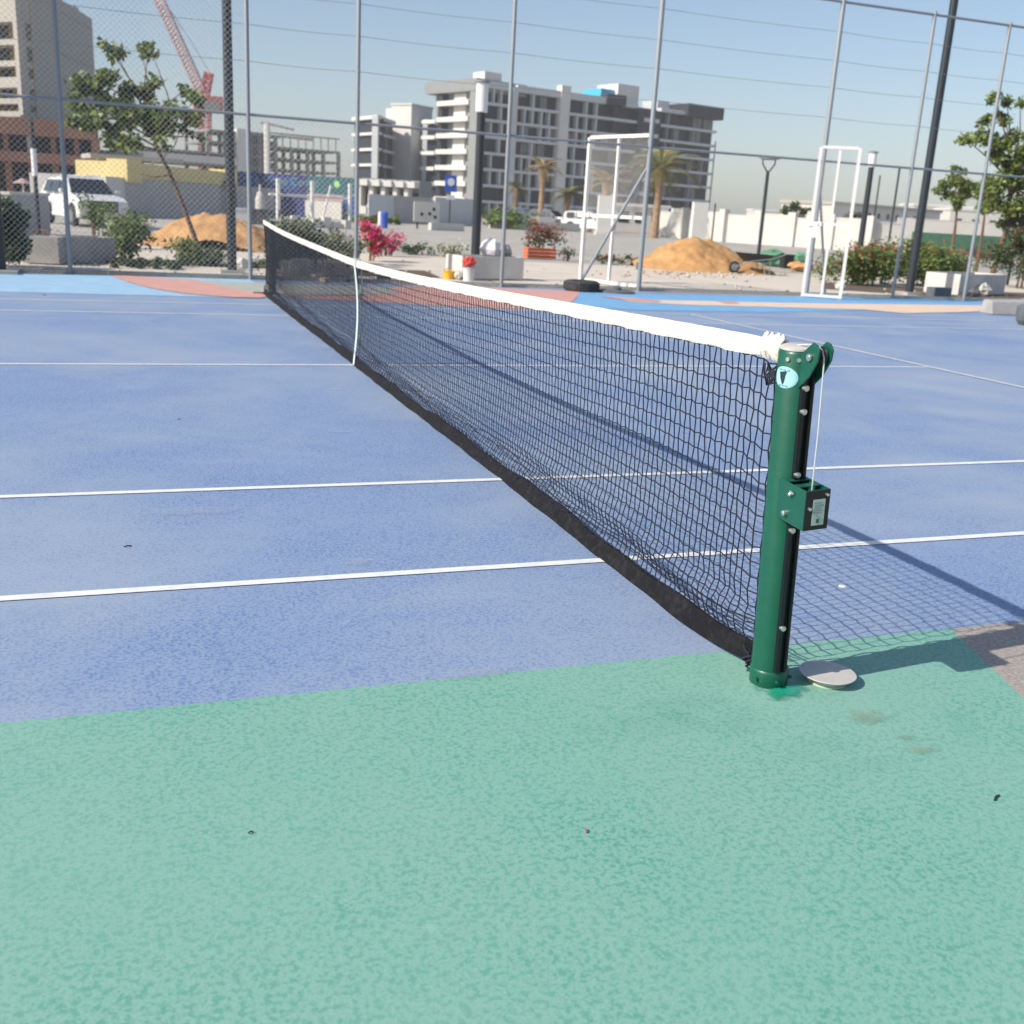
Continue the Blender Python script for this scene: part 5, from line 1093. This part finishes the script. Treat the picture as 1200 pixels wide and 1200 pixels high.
# red tower crane
def lattice(b, A, Bq, w_, n, r):
    A = Vector(A); Bq = Vector(Bq); d = (Bq-A).normalized(); u_ = d.cross(Vector(FH)).normalized(); v_ = d.cross(u_)
    cs = [(u_*a+v_*e)*w_/2 for a, e in ((-1, -1), (1, -1), (1, 1), (-1, 1))]
    for c in cs: b.tube([A+c, Bq+c], r, 4)
    for i in range(n):
        p, q = A.lerp(Bq, i/n), A.lerp(Bq, (i+1)/n)
        for k in range(4): b.tube([p+cs[k], q+cs[(k+1) % 4]], r*.6, 3); b.tube([p+cs[k], p+cs[(k+1) % 4]], r*.6, 3)
DC = 235; c0 = gnd(240, DC); t = thing('tower_crane', 'red lattice tower crane with long faded boom behind the leaning tree', 'crane', c0); q = lambda px, py: (lambda v: Vector((v.x-c0.x, v.y-c0.y, v.z)))(at(px, py, DC))
b = MB(); lattice(b, (0, 0, 0), q(240, 118), 2.0, 16, .22); part('mast', b, M['craner'], t)
b = MB(); lattice(b, q(236, 108), q(184, -6), 1.7, 26, .20); part('boom', b, M['cranew'], t)
b = MB(); lattice(b, q(240, 112), q(245, 85), 1.4, 5, .25); b.tube([q(233, 106), q(246, 85)], .35, 5); part('frame', b, M['craner'], t)
b = MB(); v = q(244, 116); b.box(v.x-3, v.x+3, v.y-1, v.y+1.4, v.z-2.6, v.z+.6); part('machinery_deck', b, M['craner'], t)
v = q(250, 122); b = MB(); b.box(v.x-1.8, v.x+1.4, v.y-1, v.y+1, v.z-1.8, v.z+.6); part('counterweight', b, M['rconc'], t)
b = MB(); b.tube([q(246, 86), q(228, 55), q(205, 20), q(186, -6)], .10, 4); part('stay_rope', b, M['rconc'], t)

# tall beige building, left edge
Pa = gnd(-110, 92); Pb = gnd(38, 84); Pr = gnd(119, 104)
T = building('apartment_tower', 'tall beige and ochre building at the left edge behind the chain link', Pb); lc = lambda v: Vector((v.x-Pb.x, v.y-Pb.y, 0)); Z = Vector((0, 0, 0)); l, r = lc(Pa), lc(Pr)
H = at(104, 22, 104).z; H0 = at(40, -14, 90).z
Ll, f1 = fr2(l, Z); Lr, f2 = fr2(Z, r)
A_, B_, C_ = f2(Vector((2.6, .31, 0))), f2(Vector((Lr-.02, .31, 0))), f1(Vector((0, 1.7, 0)))
b = MB(); b.prism([(v.x, v.y) for v in (A_, B_, B_+(C_-A_), C_)], 0, H-.05); part('core', b, M['beige'], T)
b = MB(); b.box(0, Lr*.48, 0, .3, 0, H0, f2); part('wall', b, M['beige'], T)
b = MB(); b.box(Lr*.48+.01, Lr, .05, .3, 0, H, f2); part('wall', b, M['beige'], T)
b = MB(); b.box(Lr*.60, Lr*.72, 1, 4, H, H+1.0, f2); b.box(Lr*.88, Lr*.97, 1, 4, H, H+.7, f2); part('roof_box', b, M['pwall'], T)
for z in (5.3, 8.7, 12.1, 15.4): b = MB(); b.box(.02, Lr*.99, -.03, .04, z, z+.08, f2); part('wall_joint', b, M['pwall'], T)
b = MB(); b.box(Ll-.5, Ll-.02, -.35, .0, 6.5, H0, f1); part('corner_strip', b, M['beige'], T)
b = MB(); b.box(0, Ll-1.0, 1.2, 1.6, 0, H0-.01, f1); part('front_wall', b, M['ochre'], T)
zz = [at(10, y, 84.5).z for y in (134, 119, 100, 75, 50, 25)]
b = MB(); b.box(0, Ll-.55, 0, 1.19, zz[5], H0, f1); part('front_head', b, M['beige'], T)
for i, z in enumerate(zz[:5]):
    b = MB(); b.box(0, Ll-.55, -.2, 1.18, z-.15, z+(.25 if i != 2 else .6), f1); part('floor_band', b, M['beige'], T)
    for x in (.9, 2.9, 5.0, 7.5):
        if x < Ll-1.6: window(T, f1, l, Z, Ll-x-1.5, 1.19, z+.7, 1.2, 1.5)
for y in (42, 68, 95, 120):
    z = at(28, y, 86).z; b = MB(); b.box(1.0, 2.1, -.05, -.002, z-.8, z+.8, f2); w_ = part('window', b, M['bglass'], T)
# brown podium building in front of it
Pa = gnd(-150, 74); Pb = gnd(120, 80); d = Pb-Pa; L = d.length
T = thing('podium_building', 'low brown building with deep louvred galleries at the left edge', 'building', Pa, math.atan2(d.y, d.x))
z1, z2, z3, z4 = at(60, 140, 78).z, at(60, 160, 78).z, at(60, 180, 78).z, at(60, 192, 78).z
b = MB(); b.box(0, L, 2.2, 10, 0, z1-.05); part('core', b, M['louv'], T)
b = MB(); b.box(0, L*.985, 0, 2.19, z2, z1); part('fascia', b, M['brown'], T)
b = MB(); b.box(0, L*1.10, -.6, 2.19, z4, z3); part('fascia', b, M['brown'], T)
b = MB(); b.box(L*.96, L, .01, 2.19, 0, z2-.01); part('end_wall', b, M['brown'], T)
n = 0; x = .5
while x < L*.95:
    b = MB(); b.box(x, x+.35, .3, .6, z3+.01, z2-.01); part('louvre', b, M['brown'] if n % 3 else M['beige'], T)
    b = MB(); b.box(x, x+.45, .3, .8, 0, z4-.01); part('pier', b, M['brown'], T); x += 1.55; n += 1
b = MB(); b.box(L*1.0+.01, L*1.22, 3, 9, 0, z3+.6); part('rear_wing', b, M['rconc'], T)
# little far things before it: coloured umbrella and kiosk
t = thing('parasol', 'small faded pinkish parasol before the brown building', 'parasol', gnd(27, 66)); b = MB(); b.lathe([(.6, 1.5), (.05, 1.8)], 10); part('canopy', b, M['pinkwall'], t); b = MB(); b.tube([(0, 0, 0), (0, 0, 1.6)], .05, 6); part('pole', b, M['wframe'], t)

# low beige building and distant skyline, right
Pa = gnd(972, 210); Pb = gnd(1098, 235); d = Pb-Pa; L = d.length
T = thing('low_building', 'long low beige building with small dark windows far right', 'building', Pa, math.atan2(d.y, d.x)); H = at(1030, 244, 220).z
b = MB(); b.box(0, L, 0, 12, 0, H); part('wall', b, M['wwall'], T)
b = MB(); b.box(-.3, L+.3, -.3, 12.3, H, H+.6); part('roof', b, M['beige'], T)
for k in range(9):
    for z in (H*.66, H*.28): b = MB(); x = L*(.14+.085*k); b.box(x, x+1.0, -.06, -.005, z, z+1.0); part('window', b, M['bglass'], T)
rnd = random.Random(9); lbl = ['far pale building behind the forked lamp post', 'second far pale building in haze right of the apartment block', 'far pale block on the horizon left of the dark bushy tree', 'far low pale block right of the dark bushy tree', 'far grey block behind the right-hand trees', 'far beige block above the long white wall at right']
for k, (px, D, w_, top) in enumerate([(908, 330, 14, 248), (880, 420, 16, 256), (860, 420, 12, 256), (952, 300, 12, 254), (1110, 260, 18, 243), (1150, 250, 16, 248)]):
    t = thing('distant_building', lbl[k], 'building', gnd(px, D), -YAW); H = at(px, top, D).z; b = MB(); b.box(-w_/2, w_/2, 0, 10, 0, H); part('wall', b, M['wwall'], t)
    b = MB(); b.box(-w_/2-.2, w_/2+.2, -.2, 10.2, H, H+.5); part('roof', b, M['bwhite'], t)
    for q in range(4): b = MB(); x = -w_/2+w_*(q+.3)/4; b.box(x, x+w_*.1, -.08, -.005, H*.55, H*.75); part('window', b, M['bglass'], t)

# rubble, pebbles and litter strewn over the pavement and lot: too many and too small to count
rnd = random.Random(77); b = MB()
for k in range(420):
    if k < 150: x = rnd.uniform(-7, 24); y = 10.35+abs(rnd.gauss(0, 1.1)); q = rnd.uniform(.012, .045)
    elif k < 230: p = G(rnd.gauss(830, 55), 321+abs(rnd.gauss(0, 3))); x, y = p.x, p.y; q = rnd.uniform(.02, .06)
    else: p = G(rnd.uniform(-20, 1220), rnd.uniform(278, 325)); x, y = p.x, max(p.y, 10.6); q = rnd.uniform(.015, .05)
    b.rock((x, y, -.004), q, k, .6)
obj('rubble_scatter', b.mesh('rubble_scatter', M['kerb']), kind='stuff')
rnd = random.Random(78); b = MB()
for k in range(110):
    p = G(rnd.gauss(830, 50), 318+abs(rnd.gauss(0, 3))); b.rock((p.x, max(p.y, 10.4), -.003), rnd.uniform(.01, .05), k+500, .5)
obj('sand_clods', b.mesh('sand_clods', M['sand']), kind='stuff')
